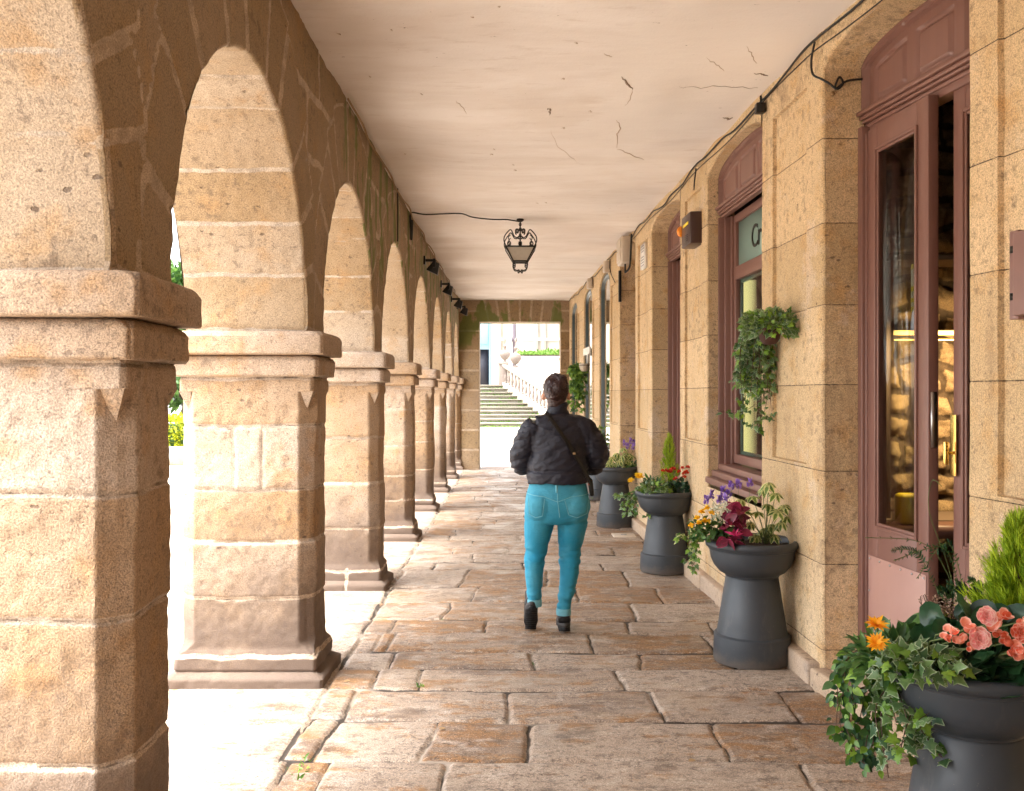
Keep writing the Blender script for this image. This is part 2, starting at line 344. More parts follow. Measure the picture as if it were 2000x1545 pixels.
M['varieg'] = leafm('variegated_leaf', (.06, .15, .03), (.20, .30, .06), (.62, .62, .26), .4, (.45, .65))
M['lime'] = leafm('lime_conifer', (.16, .30, .01), (.52, .66, .03), None, .6, var=False)
M['heather'] = leafm('heather_bloom', (.36, .22, .15), (.72, .56, .44), None, .8)
M['petal_orange'] = leafm('orange_petal', (.85, .30, .01), (.95, .50, .015), None, .6, var=False)
M['petal_yellow'] = leafm('yellow_petal', (.85, .45, .01), (.95, .68, .02), None, .6, var=False)
M['petal_coral'] = leafm('coral_petal', (.75, .11, .045), (.88, .36, .24), (.93, .55, .45), .5, (.5, .9), var=False)
M['petal_pink'] = leafm('pink_petal', (.85, .30, .30), (.93, .55, .50), (.95, .68, .62), .5, (.5, .9), var=False)
M['petal_red'] = leafm('red_petal', (.5, .02, .01), (.75, .08, .02), None, .5, var=False)
M['petal_purple'] = leafm('purple_petal', (.20, .09, .42), (.42, .26, .70), None, .6, var=False)
M['petal_white'] = leafm('white_bract', (.6, .62, .45), (.85, .85, .72), None, .6, var=False)
M['burgundy'] = leafm('burgundy_leaf', (.10, .008, .025), (.30, .02, .06), (.55, .03, .16), .4, (.8, 1.1))
M['magenta'] = leafm('magenta_leaf', (.62, .02, .18), (.85, .08, .25), None, .5, var=False)
M['stem'] = plain('plant_stem', (.10, .14, .04), .7)
M['stembrown'] = plain('woody_stem', (.09, .05, .03), .8)
M['palewall'] = plain('pale_wash', (.55, .51, .45), .8, var=.05, scale=2)
M['palestone'] = stone('pale_step_stone', (.34, .31, .25), (.28, .25, .20), (.22, .22, .15), (.2, .2, .15), speck=.3, pits=False)
M['mossgrass'] = leafm('mossy_grass', (.07, .16, .02), (.20, .33, .05), None, .8)
M['bluepaint'] = plain('pale_blue_paint', (.14, .26, .33), .6)
M['dooropen'] = plain('dark_doorway', (.01, .01, .018), .6)
M['postviolet'] = plain('post_iron', (.05, .035, .045), .5)
M['balus'] = stone('weathered_balustrade', (.20, .165, .14), (.15, .12, .10), (.12, .09, .085), (.2, .2, .2), speck=.5, pits=False, joint=False)
M['treeleaf'] = leafm('tree_leaf', (.03, .09, .02), (.13, .25, .05), None, .6)
M['hedgeleaf'] = leafm('golden_hedge_leaf', (.25, .32, .01), (.62, .62, .02), None, .6)
# ================================================================== PAVING
CZ = 3.42; SP = 1.85; RISE = 1.06; XF, XO = -1.068, -1.70
def Xf(d): d = np.asarray(d, float); return np.where(d > 4.95, 1.767-.032*d, 2.3515-.15*d)
rows = [-2.2, -1.7, -1.25, -.8, -.3, .15, .6, 1.0, 1.5, 1.95, 2.4, 2.9, 3.4, 3.94, 4.42, 4.88, 5.25, 5.60, 6.03, 6.39, 6.93, 7.48, 8.22, 8.57, 8.98, 9.44, 9.85, 10.2, 10.65, 11.05, 11.5, 11.85, 12.3, 12.8, 13.2, 13.6, 14.1, 14.5, 14.95, 15.4, 15.8, 16.3, 16.7, 17.2, 17.6, 18.1, 18.5, 19.0, 19.5, 19.9]
fixed = {3.4: [-.78, -.29, 1.15], 3.94: [-.83, -.37, .056, .90], 4.42: [-.80, -.025, .705, 1.35], 4.88: [-.72, -.48, .59], 5.25: [-.69, .117, .73, 1.25], 5.60: [-.75, -.83, .47, 1.2],
         6.03: [-.79, -.18, .755, 1.3], 6.39: [-.47, .83], 6.93: [-.29, .486, 1.1], 7.48: [-.42, .275, .92], 8.22: [-.7, .1, .8], 8.57: [-.35, .5]}
joints = {}
for i in range(len(rows)-1):
    if rows[i] in fixed: joints[i] = sorted(fixed[rows[i]])
    else:
        x = -.95+rng.uniform(.2, .8); L = []
        while x < 1.9: L.append(x); x += rng.uniform(.42, 1.15)
        joints[i] = L
def paving(Xs, Ys, kerbx=-.955):
    X, Y = np.meshgrid(Xs, Ys, indexing='ij'); rb = np.array(rows)
    # wavy rows
    Yw = Y+.022*vn(np.stack([X*1.7, Y*.9, X*0], -1), 3)+.008*vn(np.stack([X*7, Y*3, X*0], -1), 4)+.012*X
    ri = np.clip(np.searchsorted(rb, Yw)-1, 0, len(rows)-2)
    # rows drift a little differently
    dr = np.minimum(np.abs(Yw-rb[ri]), np.abs(rb[ri+1]-Yw)); dj = np.full(X.shape, 9.); sid = np.zeros(X.shape, int)
    Xw = X+.018*vn(np.stack([X*2, Y*4, X*0+5], -1), 9)+.006*vn(np.stack([X*9, Y*14, X*0], -1), 8)
    for i, L in joints.items():
        m = ri == i
        if not m.any(): continue
        xs = Xw[m]; sl = .12*(hashf(i, 5)-.5)
        Lk = np.array([-.955]+L+[9.]); xs2 = xs+sl*(Yw[m]-rb[i])
        dj[m] = np.min(np.abs(xs2[:, None]-Lk[None]), 1); sid[m] = np.searchsorted(Lk, xs2)+i*40
    out = X < kerbx   # big smooth sill slabs between the pillars
    jo = np.array([-1.2, .5, 2.2, 3.65, 6.1, 7.4, 8.6, 11, 13.5, 15.9, 18.2]); so_ = np.searchsorted(jo, Y)+900
    djo = np.minimum(np.min(np.abs(Y[..., None]-jo), -1), np.abs(Xw-kerbx)); dr = np.where(out, 9, dr); dj = np.where(out, djo, dj); sid = np.where(out, so_, sid)
    dr = np.where(dr < 8, dr*.62, dr); k = 3.; D = 1/((1/np.maximum(dr, 1e-3))**k+(1/np.maximum(dj, 1e-3))**k)**(1/k)
    wv = .5+.5*vn(np.stack([X*3, Y*3, X*0], -1), 12)
    wd = .006+.009*wv
    g = 1-sst(wd*.5, wd*1.5, D); rh = hashf(sid, 3)
    z = -.012*g+(rh-.5)*.009+(hashf(sid, 8)-.5)*.012*(X-.3)+.0035*fbm(np.stack([X*4, Y*4, X*0], -1), 3, 2)-.0015*(1-sst(0, .03, D))
    z = np.where(out, .004+.001*fbm(np.stack([X*4, Y*4, X*0], -1), 2, 2)-.010*g*.8, z)
    jt = np.clip(1-(D-wd*.2)/(wd*1.5), 0, 1)
    tint = np.where(out, .05+.12*rh, hashf(sid, 6))
    return np.stack([X, Y, z], -1), tint, jt
mb = MB(); xs = np.concatenate([np.arange(-1.95, -1.0, .03), np.arange(-1.0, 1.95, .0115)])
def sect(a, b, st, xs_):
    G, t, j = paving(xs_, np.arange(a, b+st/2, st)); mb.grid(G, t, j, flip=False)
sect(-2.2, 3.3, .03, np.arange(-1.95, 2.8, .03)); sect(3.3, 8.7, .0120, xs); sect(8.7, 19.9, .02, np.arange(-1.95, 1.95, .02))
o = mb.build('paving', M['paving'], smooth=True, org=(0, 0, 0), angle=180); tag(o, kind='structure')
# ground all round
mb = MB(); mb.box(-90, 90, -60, 140, -.6, -.05); tag(mb.build('ground', M['plaza'], org=(0, 0, 0)), kind='structure')
def flat_slabs(mb, x0, x1, y0, y1, z, st, sx, sy, seed):
    X, Y = np.meshgrid(np.arange(x0, x1+1e-6, st), np.arange(y0, y1+1e-6, st), indexing='ij')
    r = np.floor(Y/sy); xx = X+.5*sx*hashf(r.astype(int)+50, seed); c_ = np.floor(xx/sx)
    D = np.minimum(np.minimum(Y-r*sy, (r+1)*sy-Y), np.minimum(xx-c_*sx, (c_+1)*sx-xx))
    mb.grid(np.stack([X, Y, X*0+z], -1), hashf(r.astype(int)+50, c_.astype(int)+50, seed), np.clip(1-D/.05, 0, 1))
mb = MB(); flat_slabs(mb, -8, -1.95, -6, 24, -.03, .06, 1.3, .7, 1); tag(mb.build('plaza', M['plaza'], org=(0, 0, 0)), kind='structure')
mb = MB(); flat_slabs(mb, -1.95, 9, 19.9, 44.6, -.02, .12, 1.8, 1.2, 2); tag(mb.build('square', M['plaza'], org=(0, 0, 0)), kind='structure')

# ================================================================== PILLARS
FR = [-2.25, .12, 2.53, 4.93, 7.35, 9.80, 12.30, 14.65, 16.95, 19.02]; TH = .40
jz = {2: [.52, .91, 1.25, 1.60], 3: [.154, .453, .745, 1.02, 1.35, 1.60]}
def perim(x0, x1, y0, y1, c, n1, n2, nc):
    pts = []
    def seg(a, b, n):
        for k in range(n): pts.append((a[0]+(b[0]-a[0])*k/n, a[1]+(b[1]-a[1])*k/n))
    seg((x0+c, y0), (x1-c, y0), n1); seg((x1-c, y0), (x1, y0+c), nc); seg((x1, y0+c), (x1, y1-c), n2); seg((x1, y1-c), (x1-c, y1), nc)
    seg((x1-c, y1), (x0+c, y1), n1); seg((x0+c, y1), (x0, y1-c), nc); seg((x0, y1-c), (x0, y0+c), n2); seg((x0, y0+c), (x0+c, y0), nc)
    return np.array(pts)
def pillar(k, fy, st, label):
    t = thing('stone_pillar', (-1.385, fy+TH/2, 0), label, 'pillar', 'stone pillars of the arcade')
    zz = lambda a, b, s=1.: list(np.arange(a, b, st*s))
    def offs(z):
        if z < .045: return .062
        if z < .085: return .062-.05*sst(.045, .085, z)
        if z < .15: return .02
        if z < .30: return .02*(1-sst(.15, .2, z))
        if z < 1.612: return 0.
        if z < 1.722: return .034
        return .062 if z < SP else -.033
    def ch(z):
        if z < .15: return .014
        if z < .235: return .014+.064*sst(.15, .235, z)
        if z < 1.535: return .078
        return .012
    js = jz.get(k, None)
    if js is None:
        js = [.15]; 
        while js[-1] < 1.1: js.append(js[-1]+rng.uniform(.24, .42))
        js = js+[1.60]
    n1, n2, nc = max(8, int(.7/st)), max(6, int(.4/st)), max(3, int(.1/st))
    def part(nm, zs):
        G = []; J = []; T = []
        for z, o_, c_ in zs:
            p = perim(-1.735-o_, -1.035+o_, fy-o_, fy+TH+o_, c_, n1, n2, nc); ctr = np.array([-1.385, fy+TH/2])
            pos = np.concatenate([p, np.full((len(p), 1), z)], 1); jj = np.array(js)
            zw = z+.013*vn(pos*[4, 4, .1], k+3)+.006*vn(pos*[14, 14, 1], k+5)
            dz = np.min(np.abs(zw[:, None]-jj[None]), 1); sid = np.searchsorted(jj, zw)+k*20
            if k == 3:   # one course of three stones
                m = (zw > 1.02) & (zw < 1.35) & (pos[:, 1] < fy+.2)
                dv = np.minimum(np.abs(pos[:, 0]+1.45+.012*vn(pos*6, 2)), np.abs(pos[:, 0]+1.30+.012*vn(pos*6, 4)))
                dz = np.where(m, np.minimum(dz, dv), dz); sid = np.where(m, sid*3+(pos[:, 0] > -1.45)*1+(pos[:, 0] > -1.30)*1, sid)
            if k == 4 and z < .17: dz = np.minimum(dz, np.abs(pos[:, 0]+1.28))
            g = 1-sst(.002, .013, dz); nrm = np.sign(p-ctr)
            ax = np.stack([np.where((np.abs(p[:, 0]-ctr[0]) > .35+o_-.5*c_-.004), nrm[:, 0], 0), np.where(np.abs(p[:, 1]-ctr[1]) > TH/2+o_-.5*c_-.004, nrm[:, 1], 0)], -1)
            ax = ax/np.maximum(np.linalg.norm(ax, axis=1, keepdims=True), 1)
            dsp = .005*fbm(pos*[5, 5, 5], 3, k)+.0022*fbm(pos*30, 2, k+4)-.007*g+(hashf(sid, 4)-.5)*.010-.006*(sst(.35, .9, vn(pos*[7, 7, 9], k+9)))
            wob = .006*vn(pos*[1.5, 1.5, 1.2], k+30)+(.006*vn(pos*[3.5, 3.5, 2], k+33) if nm == 'capital' else 0)
            xy = p+ax*(dsp+wob)[:, None]
            G.append(np.concatenate([xy, np.full((len(p), 1), z)], 1)); J.append(np.clip(1-(dz-.004)/.028, 0, 1)); T.append(hashf(sid, 2))
        G = np.array(G).transpose(1, 0, 2); mb = MB(); mb.grid(G, np.array(T).T, np.array(J).T, wrap=True)
        m = G.shape[1]; n = G.shape[0]; mb.f.append(np.array([[i*m+m-1 for i in range(n)]])); mb.f.append(np.array([[i*m for i in range(n)][::-1]]))
        if nm == 'shaft':
            for (cx_, cy_, sx, sy) in ((-1.035, fy, -1, 1), (-1.735, fy, 1, 1), (-1.035, fy+TH, -1, -1)):
                a_ = .066; A_, B_, C_ = (cx_+sx*a_, cy_, 1.536), (cx_, cy_, 1.536), (cx_, cy_+sy*a_, 1.536); T_ = (cx_+sx*.042, cy_+sy*.042, 1.435)
                mb.add([A_, B_, C_, T_, (cx_+sx*.07, cy_+sy*.07, 1.536)], [(0, 3, 1), (1, 3, 2), (0, 1, 2, 4), (0, 4, 3), (4, 2, 3)], t=.4)
        return mb.build(nm, M['pillar'], t, smooth=True, angle=50)
    part('plinth', [(-.03, .066, .012)]+[(z, offs(z), ch(z)) for z in zz(0, .15, .7)+[.149]])
    part('shaft', [(z, offs(z), ch(z)) for z in zz(.15, 1.535)+[1.533]]+[(z, 0, .012) for z in zz(1.5352, 1.612)+[1.612]])
    r_ = .014
    def band(a, b, o_):
        L = [(a, o_-.03, .012), (a+.001, o_-.006, .014), (a+.008, o_, .018)]+[(z, o_, .018) for z in zz(a+.016, b-.022)]+[(b-.026, o_-.001, .022), (b-.016, o_-.005, .028), (b-.008, o_-.011, .034), (b-.002, o_-.020, .040), (b, o_-.032, .046)]
        return L
    part('capital', band(1.612, 1.724, .036)+band(1.725, SP-.002, .068)+[(SP, .0, .03)])
    return t
names = ['', '', 'nearest stone pillar, cut by the left edge of the frame with worn mortar low down', 'stone pillar with one course of three upright blocks and a dark moulded foot',
         'stone pillar next beyond the one with three upright blocks, plinth split by a mortar joint', 'fourth visible stone pillar along the arcade, behind the one with split plinth',
         'fifth stone pillar along the arcade, slim in the distance', 'sixth stone pillar along the arcade, only its edge and capital showing',
         'seventh stone pillar, the last free one before the end wall', 'end pillar engaged in the corner of the far lintel wall']
names[0] = 'stone pillar behind the viewpoint, farthest back of the arcade'; names[1] = 'stone pillar just beside the viewpoint outside the frame'
for k, fy in enumerate(FR):
    pillar(k, fy, {0: .05, 1: .04, 2: .0085, 3: .0115, 4: .018, 5: .022}.get(k, .03), names[k])

# ================================================================== ARCADE WALL ABOVE THE PILLARS
mb = MB(); sb_ = MB()
def wall_field(Y, Z, bays):
    """distance to joint + stone id on the corridor face"""
    wob = np.stack([Y*3, Z*3, Y*0], -1); Yw = Y+.016*vn(wob, 41)+.008*vn(wob*3, 42); Zw = Z+.016*vn(wob, 43)+.008*vn(wob*3, 44)
    D = np.full(Y.shape, 9.); sid = np.zeros(Y.shape, int)
    cz = np.array([1.2, 2.30, 2.78, 3.12, 4.]); ci = np.searchsorted(cz, Zw); D = np.min(np.abs(Zw[..., None]-cz), -1)
    xx = Yw*1.0+hashf(ci, 77)*.6; bi = np.floor(xx/.9); D = np.minimum(D, np.minimum(xx-bi*.9, (bi+1)*.9-xx)); sid = ci*331+bi.astype(int)+700
    for b, (yc, a) in enumerate(bays):
        e = (Yw-yc)/a; g = (Zw-SP)/RISE; rr = np.sqrt(e*e+g*g); ph = np.arctan2(np.maximum(g, 0), e)
        n = 11; th = np.arange(n+1)*PI/n; th = th+np.concatenate([[0], (hashf(np.arange(1, n), b)-.5)*.10, [0]])
        si = np.clip(np.searchsorted(th, ph)-1, 0, n-1); dl = np.minimum(np.abs(ph-th[si]), np.abs(th[si+1]-ph))*rr
        ro = 1.18+.26*np.sin((si+.5)/n*PI)+.05*hashf(si, b, 9); ring = (rr < ro) & (g > -.02)
        do = np.abs(rr-ro)
        D = np.where(ring, np.where(ro-rr < .02, np.minimum(dl, do), dl), D); sid = np.where(ring, 2000+b*40+si, sid)
    return D, sid
bays = []
for k in range(len(FR)-1):
    y0, y1 = FR[k]+TH+.03, FR[k+1]+.01; bays.append(((y0+y1)/2, (y1-y0)/2))
def face(Y, Z, X, sgn, edge=None, t_o=None):
    D, sid = wall_field(Y, Z, bays); p = np.stack([Y*0+X, Y, Z], -1)
    g = 1-sst(.004, .026, D); dsp = .006*fbm(p*4, 3, 5)+.003*fbm(p*22, 2, 6)+.004*g*0-.005*g+(hashf(sid, 4)-.5)*.012
    if edge is not None: dsp = dsp-.016*(1-np.sqrt(np.clip(1-(1-np.clip(edge/.02, 0, 1))**2, 0, 1)))
    return np.stack([X+sgn*dsp, Y, Z], -1), hashf(sid, 2), np.clip(1-(D-.004)/.030, 0, 1)
for b, (yc, a) in enumerate(bays):
    near = b in (1, 2); nth = 200 if b == 2 else 130 if b in (1, 3) else 70; nt_ = 120 if near else 80 if b == 3 else 40
    th = np.linspace(PI, 0, nth); Y = yc+a*np.cos(th); zb = SP+RISE*np.sin(th); s = np.linspace(0, 1, nt_)**1.15
    nstep = 5; s = np.concatenate([np.linspace(0, s[3], 8), s[4:]])
    YY = np.repeat(Y[:, None], len(s), 1); ZZ = zb[:, None]+(CZ+.02-zb[:, None])*s[None]
    for X, sg, fl in ((XF, 1, False), (XO, -1, True)):
        if sg < 0: sub = slice(None, None, 3)
        else: sub = slice(None)
        G, T, J = face(YY[sub, sub] if sg < 0 else YY, ZZ[sub, sub] if sg < 0 else ZZ, X, sg, (ZZ-zb[:, None]) if sg > 0 else None)
        mb.grid(G, T, J, flip=fl)
    # soffit
    nx = {1: 24, 2: 50, 3: 30}.get(b, 16); xs_ = np.linspace(XF, XO, nx)
    xs_ = np.concatenate([[XF, XF-.004, XF-.010, XF-.018], xs_[1:-1], [XO]])
    TH_, XX = np.meshgrid(th, xs_, indexing='ij'); YY = yc+a*np.cos(TH_); ZZ = SP+RISE*np.sin(TH_)
    n = 11; tj = np.arange(n+1)*PI/n; tj = tj+np.concatenate([[0], (hashf(np.arange(1, n), b)-.5)*.10, [0]])
    p = np.stack([XX, YY, ZZ], -1); tw = TH_+.012*vn(p*4, 50)+.006*vn(p*14, 51)
    si = np.clip(np.searchsorted(tj, tw)-1, 0, n-1); D = np.min(np.abs(tw[..., None]-tj), -1)
    g = 1-sst(.003, .020, D); e = np.clip((XF-XX)/.02, 0, 1); rd = .016*(1-np.sqrt(1-(1-e)**2))
    dsp = -(.005*fbm(p*5, 3, 8)+.0025*fbm(p*28, 2, 9)-.008*g+(hashf(si, b, 4)-.5)*.012)+rd
    YY = YY+np.cos(TH_)*dsp; ZZ = ZZ+np.sin(TH_)*dsp
    sb_.grid(np.stack([XX-0*rd, YY, ZZ], -1), hashf(si, b, 2), np.clip(1-(D-.002)/.021, 0, 1), flip=True)
for k, fy in enumerate(FR):
    y0 = bays[k-1][0]+bays[k-1][1] if k else fy-.4; y1 = bays[k][0]-bays[k][1] if k < len(bays) else fy+1
    st = .02 if k in (2, 3, 4) else .04
    YY, ZZ = np.meshgrid(np.linspace(y0, y1, int((y1-y0)/st)+1), np.linspace(SP, CZ+.02, int(1.57/st)), indexing='ij')
    G, T, J = face(YY, ZZ, XF, 1); mb.grid(G, T, J); G, T, J = face(YY, ZZ, XO, -1); mb.grid(G, T, J, flip=True)
AW = thing('arcade_wall', (XF, 8, SP), 'row of round arches of brown granite with pale mortar joints above the pillars', 'wall')
mb.build('spandrel', M['arch'], AW, smooth=True, angle=55); sb_.build('arch_soffits', M['soffit'], AW, smooth=True, angle=55)

# ================================================================== CEILING
X, Y = np.meshgrid(np.linspace(XF-.03, 2.7, 150), np.concatenate([np.arange(-3, 3, .15), np.arange(3, 19.2, .05)]), indexing='ij')
Z = CZ+.016*fbm(np.stack([X*1.1, Y*1.3, X*0], -1), 3, 61)+.02*sst(.5, 1.5, X)*vn(np.stack([X*2, Y*2.2, X*0], -1), 62)
px_, py_ = 1000+X*F/np.maximum(Y, .5), 770-(Z-H)*F/np.maximum(Y, .5)
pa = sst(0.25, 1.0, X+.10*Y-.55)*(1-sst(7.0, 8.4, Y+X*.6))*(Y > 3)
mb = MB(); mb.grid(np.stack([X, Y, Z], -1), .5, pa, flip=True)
ceil = tag(mb.build('ceiling', M['plaster'], smooth=True, org=(0, 8, CZ), angle=180), kind='structure')
def crack(pts, wd=.006, name='plaster_crack', mat='black'):
    m = MB(); L = []
    for (a, b, *_), (c_, d_, *_) in zip(pts[:-1], pts[1:]):
        for s in np.linspace(0, 1, 6)[:-1]: L.append((a+(c_-a)*s, b+(d_-b)*s))
    L.append(pts[-1][:2]); P3 = []
    for i, (px, py) in enumerate(L):
        dd = (CZ-.004-H)*F/(HY-py); x = (px-1000)*dd/F
        zc = CZ+.016*float(fbm(np.array([[x*1.1, dd*1.3, 0]]), 3, 61)[0])+.02*float(sst(.5, 1.5, x))*float(vn(np.array([[x*2, dd*2.2, 0]]), 62)[0])
        P3.append((x+.008*float(vn(np.array([[i*1.3, px*.01, 0]]), 3)[0]), dd+.02*float(vn(np.array([[i*1.3, py*.01, 5]]), 4)[0]), zc-.001))
    n = len(P3); ra = [wd*(.25+.75*math.sin(PI*min(1, max(0, i/(n-1))))) for i in range(n)]
    m.tube(P3, ra, 5); m.build(name, M[mat], ceil)
q = NT('crack_shadow'); M['crk'] = q.done((.33, .26, .21), .9); q = NT('flaking_plaster'); M['flake'] = q.done((.55, .43, .33), .9)
for pts, wd, mt in [([(1215, 152), (1226, 162), (1236, 172)], .012, 'crk'), ([(1236, 172), (1232, 190), (1222, 203)], .004, 'flake'), ([(1205, 236), (1212, 252), (1205, 262), (1204, 288)], .007, 'flake'),
                    ([(1206, 290), (1230, 300), (1258, 314)], .005, 'flake'), ([(1070, 213), (1074, 216), (1074, 224)], .012, 'crk'), ([(1076, 252), (1086, 280), (1110, 300), (1126, 316)], .0025, 'flake'),
                    ([(1325, 172), (1370, 174), (1395, 168), (1450, 170), (1480, 172)], .004, 'crk'), ([(1380, 114), (1400, 124), (1416, 136)], .003, 'flake'), ([(1472, 142), (1490, 141), (1500, 144)], .009, 'crk'),
                    ([(1412, 230), (1422, 232), (1432, 229)], .012, 'crk'), ([(1458, 90), (1470, 105), (1478, 120)], .004, 'flake'), ([(890, 200), (902, 210), (912, 222)], .004, 'flake'),
                    ([(1180, 106), (1196, 110)], .004, 'flake')]:
    crack(pts, wd*.6, mat=mt)
for _ in range(22):
    px, py = (rng.uniform(700, 1180), rng.uniform(5, 400)) if rng.random() < .8 else (rng.uniform(640, 760), rng.uniform(60, 300))
    L = rng.uniform(2, 6)
    if (px-1000)*1.9/(770-py) > -1.0: crack([(px, py), (px+L*.6, py+rng.uniform(-1, 1)), (px+L, py+rng.uniform(-1, 1.5))], rng.uniform(.0015, .0035), 'plaster_chip', 'flake')
rw = MB(); rw.box(XO-.02, 2.85, -3.5, -3.12, -.05, CZ+.15); tag(rw.build('rear_light_blocker', M['ashlar']), 'added stone wall behind the viewpoint, blocking light from the rear', 'wall')  # unseen wall added to cut light entering from the open rear end
# upper storeys over the arcade: shades it as the real house does
um = MB(); um.box(XO-.02, 8.5, -3.4, 19.55, CZ+.16, 9.5)
US = tag(um.build('upper_storeys', M['ashlar']), 'storeys of the house over the arcade ceiling', 'building')

# ================================================================== RIGHT HOUSE WALL
HOUSE = thing('shop_house', (1.9, 8, 0), 'golden ashlar ground floor of shops along the right of the arcade', 'building')
CJ = [.634, 1.12, 1.57, 1.985, 2.41, 2.85]
ARS, ARR = 3.20, .125
OPEN = [(3.726, 4.92, 'door'), (5.985, 7.43, 'win'), (8.44, 9.87, 'win'), (10.9, 12.15, 'niche'), (13.1, 14.25, 'green'), (15.2, 16.4, 'green'), (17.5, 18.8, 'green')]
NEAR_OPEN = (1.2, 2.35)
def zlines(st): 
    L = list(np.arange(0, CZ+.03, st))
    for z in CJ+[.19, 3.2]: L += [z-.011, z-.005, z-.0015, z+.0015, z+.005, z+.011]
    return L
wm = MB()
def solid(a, b, st, panel=None, seed=0, za=0., zb=CZ+.03):
    ds = list(np.arange(a, b, st))+[b, a+.004, a+.012, a+.02, b-.004, b-.012, b-.02]
    zs = [z for z in zlines(st) if za < z < zb]+[za, zb]
    if panel:
        pa_, pb_, pz0, pz1 = panel
        for x in (pa_, pb_): ds += [x-.002, x+.002, x-.008, x+.008]
        for z in (pz0, pz1): zs += [z-.002, z+.002, z-.008, z+.008]
    ds = np.unique(np.round(ds, 4)); zs = np.unique(np.round(zs, 4)); D_, Z_ = np.meshgrid(ds, zs, indexing='ij')
    cj = np.array(CJ+[.19]); pos = np.stack([Xf(D_), D_, Z_], -1)
    dz = np.min(np.abs(Z_[..., None]-cj), -1); ci = np.searchsorted(np.sort(cj), Z_)
    off = .003*fbm(pos*3, 2, 70+seed)+.0012*fbm(pos*18, 2, 71)
    off = off+.004*(1-sst(.0015, .006, dz))
    if panel:
        ins = (D_ > pa_) & (D_ < pb_) & (Z_ > pz0) & (Z_ < pz1); off = off+np.where(ins, .022, 0)
    ed = np.minimum(D_-a, b-D_) if a > -2 else D_*0+9
    off = off+.014*(1-np.sqrt(np.clip(1-(1-np.clip(ed/.018, 0, 1))**2, 0, 1)))
    G = np.stack([Xf(D_)+off, D_, Z_], -1)
    wm.grid(G, hashf(ci, seed*3+1), np.clip(1-dz/.006, 0, 1), flip=True)
def jamb(d, depth, face, zt=None, seed=0):   # reveal side; face=+1 -> normal +d
    o_ = np.concatenate([[.014, .02, .03], np.arange(.05, depth, .02), [depth]]); zs = np.unique(np.round([z for z in zlines(.05) if z < ARS]+[ARS], 4))
    O_, Z_ = np.meshgrid(o_, zs, indexing='ij'); cj = np.array(CJ+[.19]); dz = np.min(np.abs(Z_[..., None]-cj), -1); ci = np.searchsorted(np.sort(cj), Z_)
    pos = np.stack([Xf(d)+O_, O_*0+d, Z_], -1); n_ = .004*fbm(pos*6, 2, 80)-.004*(1-sst(.0015, .006, dz))
    wm.grid(np.stack([Xf(d)+O_, d+face*n_, Z_], -1), hashf(ci, seed*3+1), np.clip(1-dz/.006, 0, 1), flip=(face > 0))
def arcz(D_, a, b, rise=ARR, spring=ARS):
    u = (D_-(a+b)/2)/((b-a)/2); return spring+rise*np.sqrt(np.clip(1-np.abs(u)**2.2, 0, 1))
def head(a, b, st, depth, rise=ARR, spring=ARS, n=40):
    th = np.linspace(PI, 0, n); ds = (a+b)/2+(b-a)/2*np.cos(th); zb = arcz(ds, a, b, rise, spring); s = np.concatenate([[0, .02, .05, .1], np.linspace(.15, 1, 14)])
    D_ = np.repeat(ds[:, None], len(s), 1); Z_ = zb[:, None]+(CZ+.03-zb[:, None])*s[None]; e = Z_-zb[:, None]
    off = .014*(1-np.sqrt(np.clip(1-(1-np.clip(e/.018, 0, 1))**2, 0, 1)))+.003*fbm(np.stack([Xf(D_), D_, Z_], -1)*3, 2, 70)
    vj = np.min(np.abs(D_[..., None]-np.array([a+(b-a)*q_ for q_ in (.27, .5, .73)])), -1)
    wm.grid(np.stack([Xf(D_)+off, D_, Z_], -1), hashf(np.floor((D_-a)/(b-a)*3.9).astype(int)+5, int(a*10)), np.clip(1-vj/.012, 0, 1), flip=True)
    os_ = np.concatenate([[.014, .03], np.linspace(.06, depth, 8)]); D2 = np.repeat(ds[:, None], len(os_), 1); Z2 = np.repeat(zb[:, None], len(os_), 1); O2 = np.broadcast_to(os_, D2.shape)
    wm.grid(np.stack([Xf(D2)+O2, D2, Z2+.002*vn(np.stack([O2*9, D2*6, O2*0], -1), 3)], -1), hashf(np.floor((D2-a)/(b-a)*3.9).astype(int)+5, int(a*10)), 0., flip=False)
edges = [2.35]+[x for o_ in OPEN for x in o_[:2]]+[19.2]
for i in range(0, len(edges), 2):
    a, b = edges[i], edges[i+1]; ins = .18 if i == 0 else (.235 if i == 2 else .2)
    if a > 12: ins = .12
    solid(a, b, .05 if a < 8 else .09, (a+ins, b-ins, 1.14, 3.19 if a < 12 else 3.0) if b-a > .5 else None, i)
solid(-3.2, 1.2, .12, None, 9)
for (a, b, kd), sd_ in zip([(1.2, 2.35, 'near')]+OPEN, range(8)):
    dp = {'door': .215, 'win': .215, 'niche': .42, 'green': .07, 'near': .215}[kd]; rise, spr = (ARR, ARS) if kd != 'green' else (.20, 3.06)
    if kd == 'niche': rise = .14
    if kd == 'green':
        # jambs shorter
        for d, fc in ((a, 1), (b, -1)):
            O_, Z_ = np.meshgrid([.014, .03, dp], np.linspace(0, spr, 30), indexing='ij'); wm.grid(np.stack([Xf(d)+O_, O_*0+d, Z_], -1), .6, 0., flip=(fc > 0))
    else: jamb(a, dp, 1, seed=sd_); jamb(b, dp, -1, seed=sd_+1)
    head(a, b, .05, dp, rise, spr)
solid(5.985, 7.43, .06, None, 21, 0, .80); solid(8.44, 9.87, .09, None, 22, 0, .55)
for a in (13.1, 15.2, 17.5): solid(a, a+1.22, .1, None, 30, 0, .30)
wm.build('wall', M['ashlar'], HOUSE, smooth=True, angle=50)
